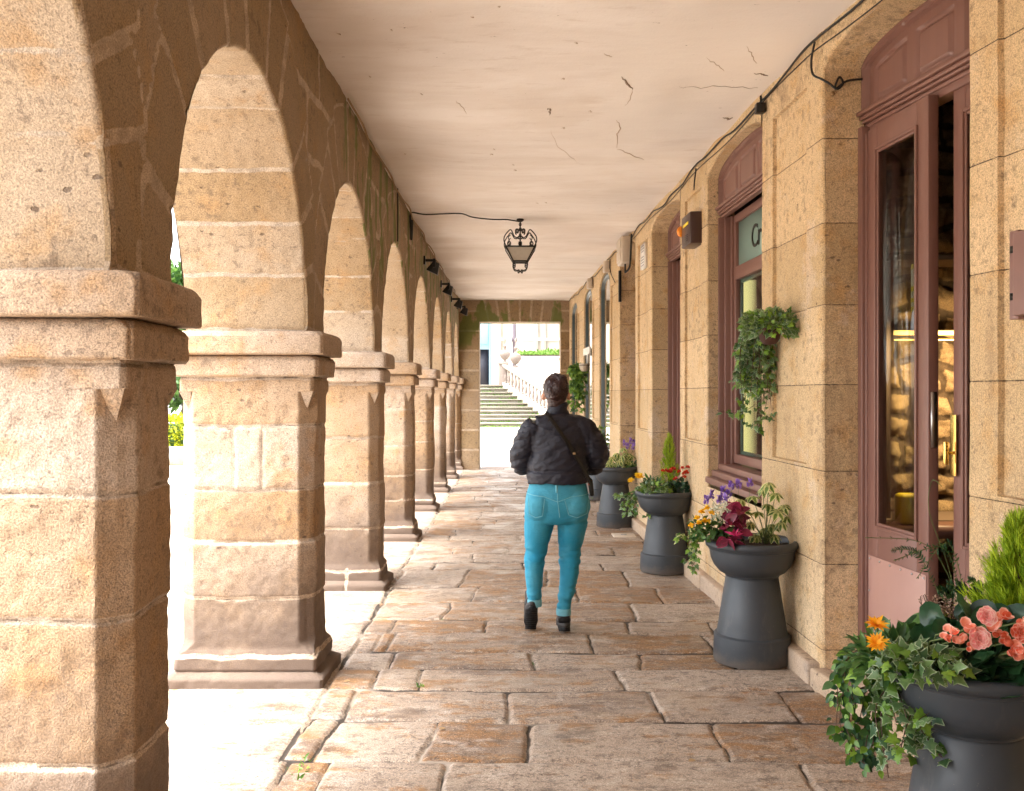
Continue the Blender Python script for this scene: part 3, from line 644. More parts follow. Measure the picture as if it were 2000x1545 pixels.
# backing mass so no light leaks through
def wbox(mb, d0, d1, o0, o1, z0, z1, **k):
    n = max(1, int(abs(d1-d0)/3)); dd = np.linspace(d0, d1, n+1)
    for p_, q_ in zip(dd[:-1], dd[1:]):
        A, B = float(Xf(p_+1e-4)), float(Xf(q_-1e-4))
        mb.hexa([(A+o0, p_, z0), (A+o1, p_, z0), (B+o1, q_, z0), (B+o0, q_, z0), (A+o0, p_, z1), (A+o1, p_, z1), (B+o1, q_, z1), (B+o0, q_, z1)], **k)
    return mb
bm_ = MB()
for i in range(0, len(edges), 2): wbox(bm_, edges[i]+.03, edges[i+1]-.03, .05, .25 if edges[i] < 5 else .60, 0, 3.4)
wbox(bm_, -3.2, 1.17, .05, .6, 0, 3.4); wbox(bm_, 1.17, 2.37, .3, .5, 0, 3.4)
for a, b, kd in OPEN: wbox(bm_, a-.03, b+.03, .23 if kd != 'niche' else .44, .6, 3.36, 3.44)
wbox(bm_, 10.85, 12.2, .43, .6, 0, 3.4)
for a in (13.1, 15.2, 17.5): wbox(bm_, a-.03, a+1.3, .35, .6, 0, 3.4)
bm_.build('wall_core', M['roomdark'], HOUSE)
kb = MB()
for a, b in ((-3.2, 1.9), (1.9, 3.9), (3.91, 4.94), (4.95, 7.4), (7.41, 9.2), (9.21, 11.1), (11.11, 13.4), (13.41, 16), (16.01, 19.1)):
    wbox(kb, a, b-.008, -.065, .03, -.03, .115 if not 3.8 < a < 4 else .10, t=random.random())
wbox(kb, 3.73, 4.92, .03, .28, 0, .10, t=.4)
kb.build('kerb_course', M['kerb'], HOUSE, bevel=.014)

# ------------------------------------------------------------------ joinery
def wood_arch(part, a, b, off, z0, npan, st=.012, name='arched_panel', rise=ARR, spring=ARS):
    m = MB(); nu = int((b-a)/st); us = np.linspace(0, 1, nu); vs = np.linspace(0, 1, 48); U_, V_ = np.meshgrid(us, vs, indexing='ij')
    D_ = a+.005+(b-a-.01)*U_; top = arcz(D_, a, b, rise, spring)-.004; Z_ = z0+(top-z0)*V_
    ex = np.minimum(D_-a, b-D_); et = top-Z_; off_ = np.full(D_.shape, off, float)
    off_ += -.018*(np.minimum(ex, et) < .035)-.010*(np.minimum(ex, et) < .022)
    w_ = (b-a-.10)/npan
    for k in range(npan):
        c0, c1 = a+.05+w_*k+.035, a+.05+w_*(k+1)-.035
        s = np.minimum(np.minimum(D_-c0, c1-D_), np.minimum(et-.075, Z_-z0-.035))
        off_ += np.where(s > 0, .012*sst(0, .010, s)-.016*sst(.020, .040, s), 0)
    m.grid(np.stack([Xf(D_)+off_, D_, Z_], -1), .5, 0, flip=True)
    return m.build(name, M['wood'], part, smooth=True, angle=30)
def transom(part, a, b, off, z0):
    m = MB(); e = .004
    for i, (o0, za, zb_) in enumerate([(-.055, z0+.062, z0+.085), (-.042, z0+.040, z0+.060), (-.030, z0+.022, z0+.038), (-.016, z0, z0+.020)]): wbox(m, a+e*(i+1), b-e*(i+1), off+o0, off+.03, za, zb_)
    return m.build('transom', M['wood'], part, bevel=.006)
# front door
a, b = 3.726, 4.92; OD = .215
m = MB(); wbox(m, 4.875, 4.918, OD-.035, OD+.09, .1, 2.90); wbox(m, 3.728, 3.76, OD-.035, OD+.09, .1, 2.90); wbox(m, a+.002, b-.002, OD+.005, OD+.09, 2.86, 2.93); wbox(m, 4.862, 4.874, OD-.02, OD+.06, .1, 2.86)
DOOR = m.build('shop_door', M['wood'], HOUSE, bevel=.005)
wood_arch(DOOR, a, b, OD+.01, 2.97, 3); transom(DOOR, a, b, OD+.01, 2.895)
def leaf(P0, dirv, wd, z0, z1, gl0, gl1, st, name):
    """P0 hinge (x,y), dirv unit direction of leaf, local boxes"""
    nv = np.array([-dirv[1], dirv[0]])  # towards the corridor when dirv points to -Y
    if nv[0] > 0: nv = -nv
    def lb(m, s0, s1, t0, t1, za, zb_, **k):   # t outwards
        c = [];
        for z in (za, zb_):
            for s, t in ((s0, t0), (s1, t0), (s1, t1), (s0, t1)): c.append((P0[0]+dirv[0]*s+nv[0]*t, P0[1]+dirv[1]*s+nv[1]*t, z))
        m.hexa(c, **k)
    m = MB(); lb(m, 0, st, -.05, 0, z0, z1); lb(m, wd-st, wd, -.05, 0, z0, z1); lb(m, st, wd-st, -.05, 0, gl1+.0, z1); lb(m, st, wd-st, -.05, 0, z0, gl0)
    # beads
    for q_, t_ in ((0, .012), (.014, .004)):
        lb(m, st-.016+q_, st+q_, -.01, t_, gl0-.016+q_, gl1+.016-q_); lb(m, wd-st-q_, wd-st+.016-q_, -.01, t_, gl0-.016+q_, gl1+.016-q_)
        lb(m, st+q_, wd-st-q_, -.01, t_, gl0-.016+q_, gl0+q_); lb(m, st+q_, wd-st-q_, -.01, t_, gl1-q_, gl1+.016-q_)
    L = m.build(name, M['wood'], DOOR, bevel=.004)
    return L, lb
dv = np.array([.0862, -.9963])
L1, lb1 = leaf((1.825, 4.862), dv, .594, .115, 2.872, .862, 2.745, .105, 'door_leaf')
g = MB(); lb1(g, .10, .494, -.030, -.024, .85, 2.75); g.build('door_glass', M['glass'], DOOR)
g = MB(); lb1(g, .018, .58, .001, .004, .13, .70); 
g.build('kick_plate', M['kick'], DOOR, bevel=.001)
for s_, z_ in [(x_, .685) for x_ in np.linspace(.035, .565, 6)]+[(x_, y_) for y_ in (.18, .36, .52) for x_ in (.03, .57)]:
    g = MB(); g.ell((1.825+dv[0]*s_-.006, 4.862+dv[1]*s_, z_), (.004, .006, .006), 8, 5); g.build('screw', M['steel'], DOOR)
g = MB(); lb1(g, .594, .597, -.040, -.012, 1.28, 1.53); g.build('lock_plate', M['steel'], DOOR)
P2 = (float(Xf(3.76))+OD+.02, 3.762); w2 = float(Xf(4.20))+OD+.02; dv2 = np.array([w2-P2[0], 4.20-3.762]); ln2 = np.linalg.norm(dv2); dv2 /= ln2
L2, lb2 = leaf(P2, dv2, ln2, .115, 2.872, .862, 2.745, .085, 'door_leaf')
g = MB(); lb2(g, .08, ln2-.08, -.03, -.024, .85, 2.75); g.build('door_glass', M['glass'], DOOR)
g = MB(); lb2(g, .015, ln2-.012, .001, .004, .13, .70); g.build('kick_plate', M['kick'], DOOR, bevel=.001)
g = MB(); lb2(g, ln2-.045, ln2-.004, .013, .018, 1.16, 1.43); g.tube([(P2[0]+dv2[0]*(ln2-.02)-.05, P2[1]+dv2[1]*(ln2-.02)-.01, 1.21+.0*i) for i in (0,)]+[(P2[0]+dv2[0]*(ln2-.02)-.05, P2[1]+dv2[1]*(ln2-.02)-.01, 1.31)], .011, 10)
g.tube([(P2[0]+dv2[0]*(ln2-.02)-.01, P2[1]+dv2[1]*(ln2-.02), 1.26), (P2[0]+dv2[0]*(ln2-.02)-.05, P2[1]+dv2[1]*(ln2-.02)-.01, 1.26)], .007, 8)
g.build('door_handle', M['brass'], DOOR, bevel=.001)
g = MB(); lb1(g, .375, .425, -.036, -.0345, 1.91, 2.135); NS = g.build('door_notice', M['yellow'], DOOR)
g = MB(); lb1(g, .380, .421, -.0335, -.0325, 2.03, 2.11); lb1(g, .380, .421, -.0335, -.0325, 1.935, 1.955); lb1(g, .380, .421, -.0335, -.0325, 1.975, 2.005)
g.build('paper', M['white'], DOOR)
# wooden shop windows
def shop_window(a, b, sill, off, text):
    m = MB(); W = (b-a)
    for q_ in range(3):   # stepped jamb posts, both sides
        wbox(m, b-.03-.035*q_, b-.002-.035*q_, off-.02+.04*q_, off+.20, sill, 2.90); wbox(m, a+.002+.035*q_, a+.03+.035*q_, off-.02+.028*q_, off+.16, sill, 2.90)
    wbox(m, a+.1, b-.1, off+.08, off+.14, 2.40, 2.50); wbox(m, a+.1, b-.1, off+.08, off+.14, sill+.06, sill+.13); wbox(m, a+.1, b-.1, off+.08, off+.14, 2.84, 2.90)
    for d in (b-.145, a+.105): wbox(m, d, d+.04, off+.08, off+.14, sill+.1, 2.88)
    fr = m.build('shop_window', M['wood'], HOUSE, bevel=.005)
    wood_arch(fr, a, b, off+.01, 2.97, 3, .016); transom(fr, a, b, off+.01, 2.895)
    m = MB()
    for q_ in range(3): wbox(m, a+.003, b-.003, off-.12+.05*q_, off+.16, sill-.10+.05*q_, sill-.052+.05*q_)
    m.build('window_sill', M['wood'], fr, bevel=.006)
    m = MB(); wbox(m, a+.14, b-.14, off+.105, off+.112, 2.495, 2.845); m.build('upper_pane', M['frosted'], fr)
    m = MB(); wbox(m, a+.14, b-.14, off+.105, off+.111, sill+.12, 2.405); m.build('lower_pane', M['glass'], fr)
    m = MB()   # pale inner edge frame
    wbox(m, a+.145, b-.145, off+.118, off+.135, 2.375, 2.40); wbox(m, b-.17, b-.146, off+.118, off+.135, sill+.13, 2.375); wbox(m, a+.146, a+.17, off+.118, off+.135, sill+.13, 2.375); wbox(m, a+.145, b-.145, off+.118, off+.135, sill+.13, sill+.155)
    m.build('inner_frame', M['frosted'] if text else M['wood'], fr)
    if text:
        m = MB(); m.box(1.775, 1.885, 7.30, 7.32, .8, 2.40)
        m.build('yellow_blind', M['blindglow'], fr)
        cu = bpy.data.curves.new('lettering', 'FONT'); cu.body = 'Cr'; cu.size = .24; cu.extrude = .002; cu.space_character = .9
        to = bpy.data.objects.new('tmp', cu); COL.objects.link(to); bpy.context.view_layer.update()
        me = bpy.data.meshes.new_from_object(to.evaluated_get(bpy.context.evaluated_depsgraph_get())); bpy.data.objects.remove(to)
        me.materials.clear(); me.materials.append(M['black']); lo = bpy.data.objects.new('lettering', me); COL.objects.link(lo); lo.parent = fr
        d0 = 6.93; x0 = float(Xf(d0))+off+.10
        n3 = np.zeros(len(me.vertices)*3); me.vertices.foreach_get('co', n3); n3 = n3.reshape(-1, 3)
        nn = np.stack([Xf(d0-n3[:, 0]*1.0)+off+.100-n3[:, 2], d0-n3[:, 0]*1.0, 2.585+n3[:, 1]], -1)-np.array(wloc(fr)); me.vertices.foreach_set('co', nn.ravel()); me.update()
    return fr
shop_window(5.985, 7.43, .93, .105, True); shop_window(8.44, 9.87, .68, .19, False)
# green arched windows
def green_window(a, b):
    m = MB(); off = .03
    th = np.linspace(0, PI, 24); c = (a+b)/2; hw = (b-a)/2
    for s_, e_ in ((0, .045), (.055, .085)):
        hw_ = hw-s_; hi = hw-e_; path = []
        def ring(h_, o_): return [(float(Xf(c-h_))+o_, c-h_, .3)]+[(float(Xf(c-h_*math.cos(t_)))+o_, c-h_*math.cos(t_), 3.06+(.2-(hw-h_))*math.sin(t_)**.9) for t_ in th]+[(float(Xf(c+h_))+o_, c+h_, .3)]
        o0 = off+.0 if s_ == 0 else off+.02
        A_, B_, C_ = ring(hw_, o0), ring(hi, o0), ring(hi, o0+.06)
        m.grid(np.array([A_, B_, C_]), flip=False)
    wbox(m, a+.04, b-.04, off+.01, off+.07, .30, .42)
    fr = m.build('arched_window', M['green'], HOUSE)
    g = MB(); hi = hw-.08
    A_ = [(float(Xf(c-hi*math.cos(t_)))+off+.025, c-hi*math.cos(t_), 3.06+.12*math.sin(t_)) for t_ in th]; B_ = [(p[0], p[1], .4) for p in A_]
    g.grid(np.array([A_, B_]), flip=True); g.build('window_pane', M['darkglass'], fr)
    return fr
GW = [green_window(a, b) for a, b, k in OPEN if k == 'green']
g = MB(); wbox(g, 15.4, 16.3, -.02, .01, 2.18, 2.30); wbox(g, 15.6, 15.7, -.03, .0, 2.02, 2.2); g.build('door_closer', M['white'], GW[1], bevel=.004)
# niche door in the deep opening
m = MB(); wbox(m, 10.92, 12.13, .40, .43, .1, 3.3); m.build('niche_door', M['wood'], HOUSE)
# ------------------------------------------------------------------ rooms behind the glass
m = MB(); A = 1.0
def rubble(m, p0, p1, z0, z1, nx, nz, seed, amp=.035):
    """bulging rubble wall between two plan points"""
    U_, V_ = np.meshgrid(np.linspace(0, 1, nx), np.linspace(z0, z1, nz), indexing='ij'); L = math.hypot(p1[0]-p0[0], p1[1]-p0[1]); nx_, ny_ = -(p1[1]-p0[1])/L, (p1[0]-p0[0])/L
    S_ = U_*L; q1 = np.stack([S_+.06*vn(np.stack([S_*4, V_*4, S_*0], -1), seed), V_+.05*vn(np.stack([S_*4, V_*4, S_*0+7], -1), seed)], -1)
    rh = .155; ri = np.floor(q1[..., 1]/rh); cw = .27; xs2 = q1[..., 0]+hashf(ri.astype(int)+9, seed)*cw; ci = np.floor(xs2/cw)
    D = np.minimum(np.minimum(q1[..., 1]-ri*rh, (ri+1)*rh-q1[..., 1]), np.minimum(xs2-ci*cw, (ci+1)*cw-xs2))
    h = amp*sst(0, .05, D)*(.5+hashf(ri.astype(int)+9, ci.astype(int)+9, seed))+.030*fbm(np.stack([S_*12, V_*12, S_*0], -1), 3, seed)
    m.grid(np.stack([p0[0]+(p1[0]-p0[0])*U_+nx_*h, p0[1]+(p1[1]-p0[1])*U_+ny_*h, V_], -1), hashf(ri.astype(int)+9, ci.astype(int)+9, seed), np.clip(1-D/.05, 0, 1), flip=False)
rubble(m, (4.4, 5.6), (1.86, 5.6), 0, 3.4, 300, 300, 5); rubble(m, (4.4, 2.6), (4.4, 5.6), 0, 3.4, 60, 60, 6)
ROOM = thing('shop_room', (3.2, 4.2, 0), 'room with rough rubble walls seen through the pink door glass', 'room')
m.build('rubble_wall', M['interior'], ROOM, smooth=True, angle=180)
m = MB(); m.box(1.9, 4.5, 2.4, 5.7, .02, .1);  m.box(1.9, 6.5, 2.4, 9.95, 3.39, 3.41); m.box(4.5, 4.6, 2.4, 5.7, .1, 3.39); m.box(2.1, 4.5, 2.38, 2.5, .1, 3.39)
m.build('room_shell', M['roomdark'], ROOM)
m = MB(); m.box(2.10, 2.75, 5.2, 5.215, 1.845, 1.87); m.box(2.10, 2.75, 5.2, 5.21, 1.815, 1.822); m.build('light_strip', M['led'], ROOM)
m = MB(); m.box(2.0, 2.9, 5.12, 5.5, .80, .84); m.box(2.05, 2.08, 5.2, 5.23, .84, 2.25); m.box(2.82, 2.85, 5.2, 5.23, .84, 2.25); m.box(2.03, 2.87, 5.15, 5.45, 2.25, 2.28)
m.build('display_shelf', M['roomdark'], ROOM, bevel=.003)
m = MB(); m.box(2.02, 2.14, 4.92, 5.02, .84, 1.0); tag(m.build('candle', M['yellow'], bevel=.02), 'pale yellow block standing inside behind the pink door glass', 'ornament')
m = MB(); m.box(1.98, 2.5, 4.85, 5.08, .78, .839); m.build('window_ledge', M['wood'], ROOM)
rl = bpy.data.lights.new('shelf_strip_light', 'AREA'); rl.shape = 'RECTANGLE'; rl.size = .65; rl.size_y = .05; rl.energy = 3.2; rl.color = (1, .70, .35)
ro = bpy.data.objects.new('shelf_strip_light', rl); COL.objects.link(ro); ro.location = (2.45, 5.05, 1.83); ro.rotation_euler = (R(35), 0, 0)
ROOM2 = thing('shop_interior', (3.5, 7.5, 0), 'dim brown shop interior behind the lettered window', 'room')
m = MB(); m.box(6.4, 6.5, 5.7, 10.6, .1, 3.39); m.box(2.05, 6.5, 5.7, 5.75, .1, 3.39); m.box(2.05, 6.5, 10.5, 10.6, .1, 3.39); m.box(1.6, 6.5, 5.75, 10.5, .01, .1); m.box(2.4, 2.43, 5.9, 7.0, .1, 2.6)
m.build('room_shell', M['roomdark'], ROOM2)
m = MB(); m.box(2.05, 2.3, 6.2, 6.9, .1, 2.1); m.box(2.02, 2.05, 6.55, 6.62, .1, 2.3); m.build('cupboard', M['wood'], ROOM2, bevel=.01)

# ================================================================== END WALL
EW = thing('end_wall', (0, 19.3, 0), 'far end wall with a flat arched lintel over the rectangular opening', 'wall')
XL, XR, ZT = -.66, .985, 2.985; Y0, Y1 = 19.12, 19.75
def ewgrid(m, x0, x1, z0, z1, y, fl, lint):
    X_, Z_ = np.meshgrid(np.arange(x0, x1+.001, .02), np.linspace(z0, z1, max(2, int((z1-z0)/.02))), indexing='ij')
    if lint: s_ = (X_-.16)*(1-(Z_-ZT)*.28)/.21; b_ = np.floor(s_); D = np.minimum(s_-b_, b_+1-s_)*.21; sid = b_.astype(int)+500
    else: zz_ = Z_/.40; b_ = np.floor(zz_); D = np.minimum(zz_-b_, b_+1-zz_)*.4; sid = b_.astype(int)+300+(X_ > 0)*50
    m.grid(np.stack([X_, X_*0+y-.004*fbm(np.stack([X_*5, Z_*5, X_*0], -1), 2, 1)+.006*(1-sst(.004, .02, D)), Z_], -1), hashf(sid, 1), np.clip(1-D/.035, 0, 1), flip=fl)
m = MB(); ewgrid(m, XF-.02, XL, 0, CZ, Y0, False, False); ewgrid(m, XR, 1.25, 0, CZ, Y0, False, False); ewgrid(m, XL, XR, ZT, CZ, Y0, False, True)
m.box(XF-.6, XL-.001, Y0+.012, Y1, 0, CZ+.1); m.box(XR+.001, 2.1, Y0+.012, Y1, 0, CZ+.1); m.box(XL-.001, XR+.001, Y0+.012, Y1, ZT+.002, CZ+.1)
m.build('lintel_wall', M['arch'], EW, smooth=True, angle=50)
# looped tan wire and black stay on the lintel
def wire(name, mat, pts, r, label, cat, n=6, par=None):
    cs = [Vector(p) for p in pts]; L = []
    for i in range(len(cs)-1):
        p0, p1, p2, p3 = cs[max(i-1, 0)], cs[i], cs[i+1], cs[min(i+2, len(cs)-1)]
        for k in range(6):
            t_ = k/6; L.append(.5*((2*p1)+(p2-p0)*t_+(2*p0-5*p1+4*p2-p3)*t_*t_+(3*p1-p0-3*p2+p3)*t_**3))
    L.append(cs[-1]); m = MB(); m.tube(L, r, n); o = m.build(name, M[mat], par, smooth=True)
    if par is None: tag(o, label, cat)
    return o
wire('hanging_wire', 'oldcable', [P(955, 592, 19.05), P(970, 603, 19.05), P(990, 612, 19.05), P(1010, 604, 19.05), P(1022, 592, 19.05)], .006, 'tan wire looped across the far lintel', 'wire')
wire('slack_wire', 'oldcable', [P(1075, 590, 19.05), P(1090, 603, 19.05), P(1103, 612, 19.05)], .006, 'tan wire sagging to the right corner of the far lintel', 'wire')
# ================================================================== FITTINGS ON WALLS AND CEILING
def wz(d, off=-.02): return float(Xf(d))+off
pts = [(wz(d, -.012-.012*abs(math.sin(d*3.1))), d, CZ-.055-.02*math.sin(d*2.3)-.012*math.sin(d*7)) for d in np.arange(3.2, 19.0, .28)]
wire('wall_cable', 'cable', pts, .0065, 'black cable clipped along the top of the golden wall under the ceiling', 'cable')
pts = [(wz(d, -.010), d, CZ-.085-.015*math.sin(d*2.9+1)) for d in np.arange(3.2, 11.2, .3)]
wire('thin_wall_cable', 'cable', pts, .0035, 'thinner black cable running just below the thick one from door to cream box', 'cable')
wire('drop_cable', 'cable', [(wz(4.95), 4.97, 3.37), (wz(5.0, -.03), 4.99, 3.28), (wz(4.96, -.03), 4.97, 3.20), (wz(4.93, 0), 4.93, 3.16), (wz(4.93, .03), 4.905, 3.13), (wz(4.93, .07), 4.9, 3.10), (wz(4.93, .10), 4.9, 3.13), (wz(4.93, .08), 4.9, 3.16), (wz(4.93, .06), 4.9, 3.10), (wz(4.93, .12), 4.9, 3.14), (wz(4.93, .2), 4.9, 3.15)], .006, 'black cable dropping in a loop at the arch above the pink door', 'cable')
wire('drop_cable', 'cable', [(wz(7.72), 7.72, 3.36), (wz(7.72, -.03), 7.72, 3.28), (wz(7.75, -.03), 7.75, 3.22), (wz(7.78, -.02), 7.78, 3.24), (wz(7.78, -.02), 7.80, 3.20)], .006, 'short black cable hook dangling above the brown alarm box', 'cable')
m = MB(); d = 5.9; m.box(wz(d, -.06), wz(d, -.005), d-.03, d+.03, 3.27, 3.33); m.tube([(wz(d, -.03), d, 3.33), (wz(d, -.03), d, 3.38)], .006, 6); tag(m.build('cable_junction', M['black'], bevel=.004), 'small black junction block on the wall cable above the first ivy basket', 'junction box')
# cream box with cable loop
C = thing('intercom_box', (wz(11.3, -.06), 11.3, 3.05), 'cream plastic box with a black cable loop high on the wall by the deep doorway', 'junction box')
m = MB(); wbox(m, 11.1, 11.45, -.13, -.01, 3.06, 3.38); m.build('case', M['cream'], C, bevel=.02)
m = MB(); wbox(m, 11.13, 11.42, -.142, -.128, 3.09, 3.22); wbox(m, 11.13, 11.42, -.142, -.128, 3.235, 3.35); m.build('cover', M['cream'], C, bevel=.008)
wire('cable_loop', 'cable', [(wz(10.98, -.03), 10.98, 3.38), (wz(10.98, -.04), 10.98, 3.15), (wz(11.0, -.05), 11.0, 3.0), (wz(11.1, -.08), 11.1, 2.95), (wz(11.2, -.07), 11.2, 2.98), (wz(11.2, -.07), 11.2, 3.07)], .011, '', '', par=C)
m = MB(); m.tube([(wz(12.1, .0), 12.11, 3.1), (wz(12.1, .0), 12.11, 2.7)], .02, 8); tag(m.build('conduit', M['black'], smooth=True), 'dark vertical conduit in the deep stone doorway below the cream box', 'pipe')
for (d, lab) in ((13.0, 'larger cream sensor above the first green arched window, with a hanging wire'), (15.0, 'smaller cream sensor above the middle green arched window')):
    C = thing('wall_sensor', (wz(d, -.05), d, 3.2), lab, 'sensor', 'cream sensors on the wall cable')
    m = MB(); wbox(m, d-.06, d+.06, -.10, -.01, 3.19, 3.35); m.build('case', M['cream'], C, bevel=.015)
    m = MB(); m.tube([(wz(d-.1), d-.1, 3.36), (wz(d-.12, -.03), d-.12, 3.25), (wz(d-.25), d-.25, 3.12), (wz(d-.6), d-.6, 2.98)] if d < 14 else [(wz(d-.08), d-.08, 3.36), (wz(d-.09, -.03), d-.09, 3.22)], .005, 6); m.build('lead', M['cable'], C)
# notice plate
C = thing('notice_plate', (wz(10.35), 10.35, 2.9), 'small white printed notice on the pilaster between brown door and deep doorway', 'sign')
m = MB(); wbox(m, 10.22, 10.48, -.012, .024, 2.89, 3.16); m.build('plate', M['white'], C)
m = MB()
for z in np.arange(2.92, 3.14, .03):
    if abs(z-3.03) > .012: wbox(m, 10.25, 10.45-.05*random.random(), -.0135, -.0125, z, z+.010)
m.build('print', M['grey'], C)
# alarm box
C = thing('alarm_box', (wz(7.78, -.05), 7.78, 2.73), 'brown alarm box with orange beacon and yellow label on the pilaster past the lettered window', 'alarm')
m = MB(); wbox(m, 7.60, 7.93, -.095, .024, 2.735, 2.99); m.build('housing', M['brownbox'], C, bevel=.01)
m = MB(); m.ell((wz(7.955, -.095), 7.955, 2.885), (.034, .028, .046), 16, 10); m.build('beacon', M['orange'], C, smooth=True)
m = MB(); wbox(m, 7.66, 7.86, -.0985, -.096, 2.895, 2.92); m.build('label', M['yellow'], C)
m = MB(); [wbox(m, 7.68, 7.84, -.0985, -.096, z, z+.004) for z in (2.77, 2.785, 2.80, 2.815)]; m.build('vents', M['black'], C)
# meter cover at the right edge
C = thing('meter_cover', (2.0-.15*0, 3.36, 1.93), 'dusky pink metal cabinet on the near pilaster at the right edge', 'cabinet')
m = MB(); wbox(m, 3.05, 3.395, -.05, .024, 1.80, 2.10); m.build('door', M['pinkmetal'], C, bevel=.006)
m = MB(); wbox(m, 3.395, 3.44, -.03, .024, 1.79, 2.11); m.build('flange', M['pinkmetal'], C, bevel=.003)
for z_ in (1.86, 2.03): m = MB(); wbox(m, 3.405, 3.432, -.034, -.030, z_, z_+.025); m.build('slot', M['black'], C)
# rust stains' bolts on the jamb top
m = MB(); m.ell((wz(4.92, .05), 4.915, 3.08), (.012, .008, .012), 8, 6); tag(m.build('rusty_bolt', M['oldcable']), 'rusty bolt stub in the jamb stone just under the cable loop', 'bolt')
# drain plate in the floor
m = MB(); m.box(1.08, 1.32, 10.05, 10.30, -.01, .012); C = m.build('drain_cover', M['cream'], bevel=.005); tag(C, 'small pale square access cover let into the paving between two planters', 'cover')
m = MB(); m.box(1.17, 1.23, 10.15, 10.20, .0121, .014); m.build('knob', M['grey'], C)
# spotlights
for px, py, d, lab in ((849, 520, 11.5, 'black spotlight nearest the lantern on the left wall'), (877, 564, 14.2, 'second black spotlight along the left wall, alone between two others'), (897, 592, 16.6, 'third black spotlight, just before the last one over the end'), (908, 606, 18.3, 'last black spotlight beside the end lintel wall')):
    x, y, z = P(px, py, d); x = max(x, XF+.10)
    C = thing('spotlight', (XF, y, z), lab, 'spotlight', 'black spotlights on the left wall')
    m = MB(); m.box(XF, x-.01, y-.02, y+.02, z+.055, z+.085); m.box(x-.015, x+.015, y-.07, y-.05, z-.02, z+.085); m.box(x-.015, x+.015, y+.05, y+.07, z-.02, z+.085); m.box(XF, XF+.02, y-.06, y+.06, z+.02, z+.12); m.build('bracket', M['black'], C, bevel=.003)
    m = MB(); rot = Matrix.Rotation(R(25), 4, 'Y'); c8 = []
    for zz_, wx, wy in ((-.075, .075, .06), (.06, .04, .045)):
        for sx, sy in ((-1, -1), (1, -1), (1, 1), (-1, 1)): v = rot @ Vector((sx*wx, sy*wy, zz_)); c8.append((x+v.x, y+v.y, z+v.z-.01))
    m.hexa(c8); m.build('head', M['black'], C, bevel=.006)
wire('spotlight_cable', 'oldcable', [(XF+.03+.015*math.sin(i*2.1), d, CZ-.03-.02*abs(math.sin(i*1.3))) for i, d in enumerate(np.arange(6.0, 19.0, .5))], .008, 'rusty cable along the top of the left wall above the spotlights', 'cable')
# ------------------------------------------------------------------ lantern
LX, LY = P(1016, 500, 10.3)[0], 10.3
LT = thing('lantern', (LX, LY, 2.83), 'wrought iron lantern with scrolls and milky panes hanging from the ceiling', 'lantern')
m = MB(); zt, zb, ht, hb = 3.105, 2.958, .165, .082
def qframe(m, z, h, t): m.box(LX-h, LX+h, LY-h, LY-h+t, z-t/2, z+t/2); m.box(LX-h, LX+h, LY+h-t, LY+h, z-t/2, z+t/2); m.box(LX-h, LX-h+t, LY-h+t, LY+h-t, z-t/2, z+t/2); m.box(LX+h-t, LX+h, LY-h+t, LY+h-t, z-t/2, z+t/2)
qframe(m, zt, ht, .016); qframe(m, zb, hb, .016)
for sx in (-1, 1):
    for sy in (-1, 1): m.tube([(LX+sx*(ht-.01), LY+sy*(ht-.01), zt), (LX+sx*(hb-.008), LY+sy*(hb-.008), zb)], .009, 6)
m.build('frame', M['iron'], LT)
m = MB(); k = .988
for sx, sy in ((0, -1), (0, 1), (1, 0), (-1, 0)):
    a_ = ht-.012; b_ = hb-.008
    if sx == 0: m.add([(LX-a_, LY+sy*a_, zt), (LX+a_, LY+sy*a_, zt), (LX+b_, LY+sy*b_, zb), (LX-b_, LY+sy*b_, zb)], [(0, 1, 2, 3)])
    else: m.add([(LX+sx*a_, LY-a_, zt), (LX+sx*a_, LY+a_, zt), (LX+sx*b_, LY+b_, zb), (LX+sx*b_, LY-b_, zb)], [(0, 1, 2, 3)])
m.build('panes', M['lampglass'], LT)
def arc(cx, cz, r0, r1, a0, a1, n=18): return [(cx+(r0+(r1-r0)*i/(n-1))*math.cos(R(a0+(a1-a0)*i/(n-1))), cz+(r0+(r1-r0)*i/(n-1))*math.sin(R(a0+(a1-a0)*i/(n-1)))) for i in range(n)]
m = MB()
def radial(path, ang, r=.006): m.tube([(LX+p[0]*math.cos(ang), LY+p[0]*math.sin(ang), p[1]) for p in path], r, 6)
def spl(pts, n=8):
    L = []; c = pts
    for i in range(len(c)-1):
        p0, p1, p2, p3 = [np.array(c[j_]) for j_ in (max(i-1, 0), i, i+1, min(i+2, len(c)-1))]
        for k in range(n): t_ = k/n; L.append(tuple(.5*((2*p1)+(p2-p0)*t_+(2*p0-5*p1+4*p2-p3)*t_*t_+(3*p1-p0-3*p2+p3)*t_**3)))
    return L+[c[-1]]
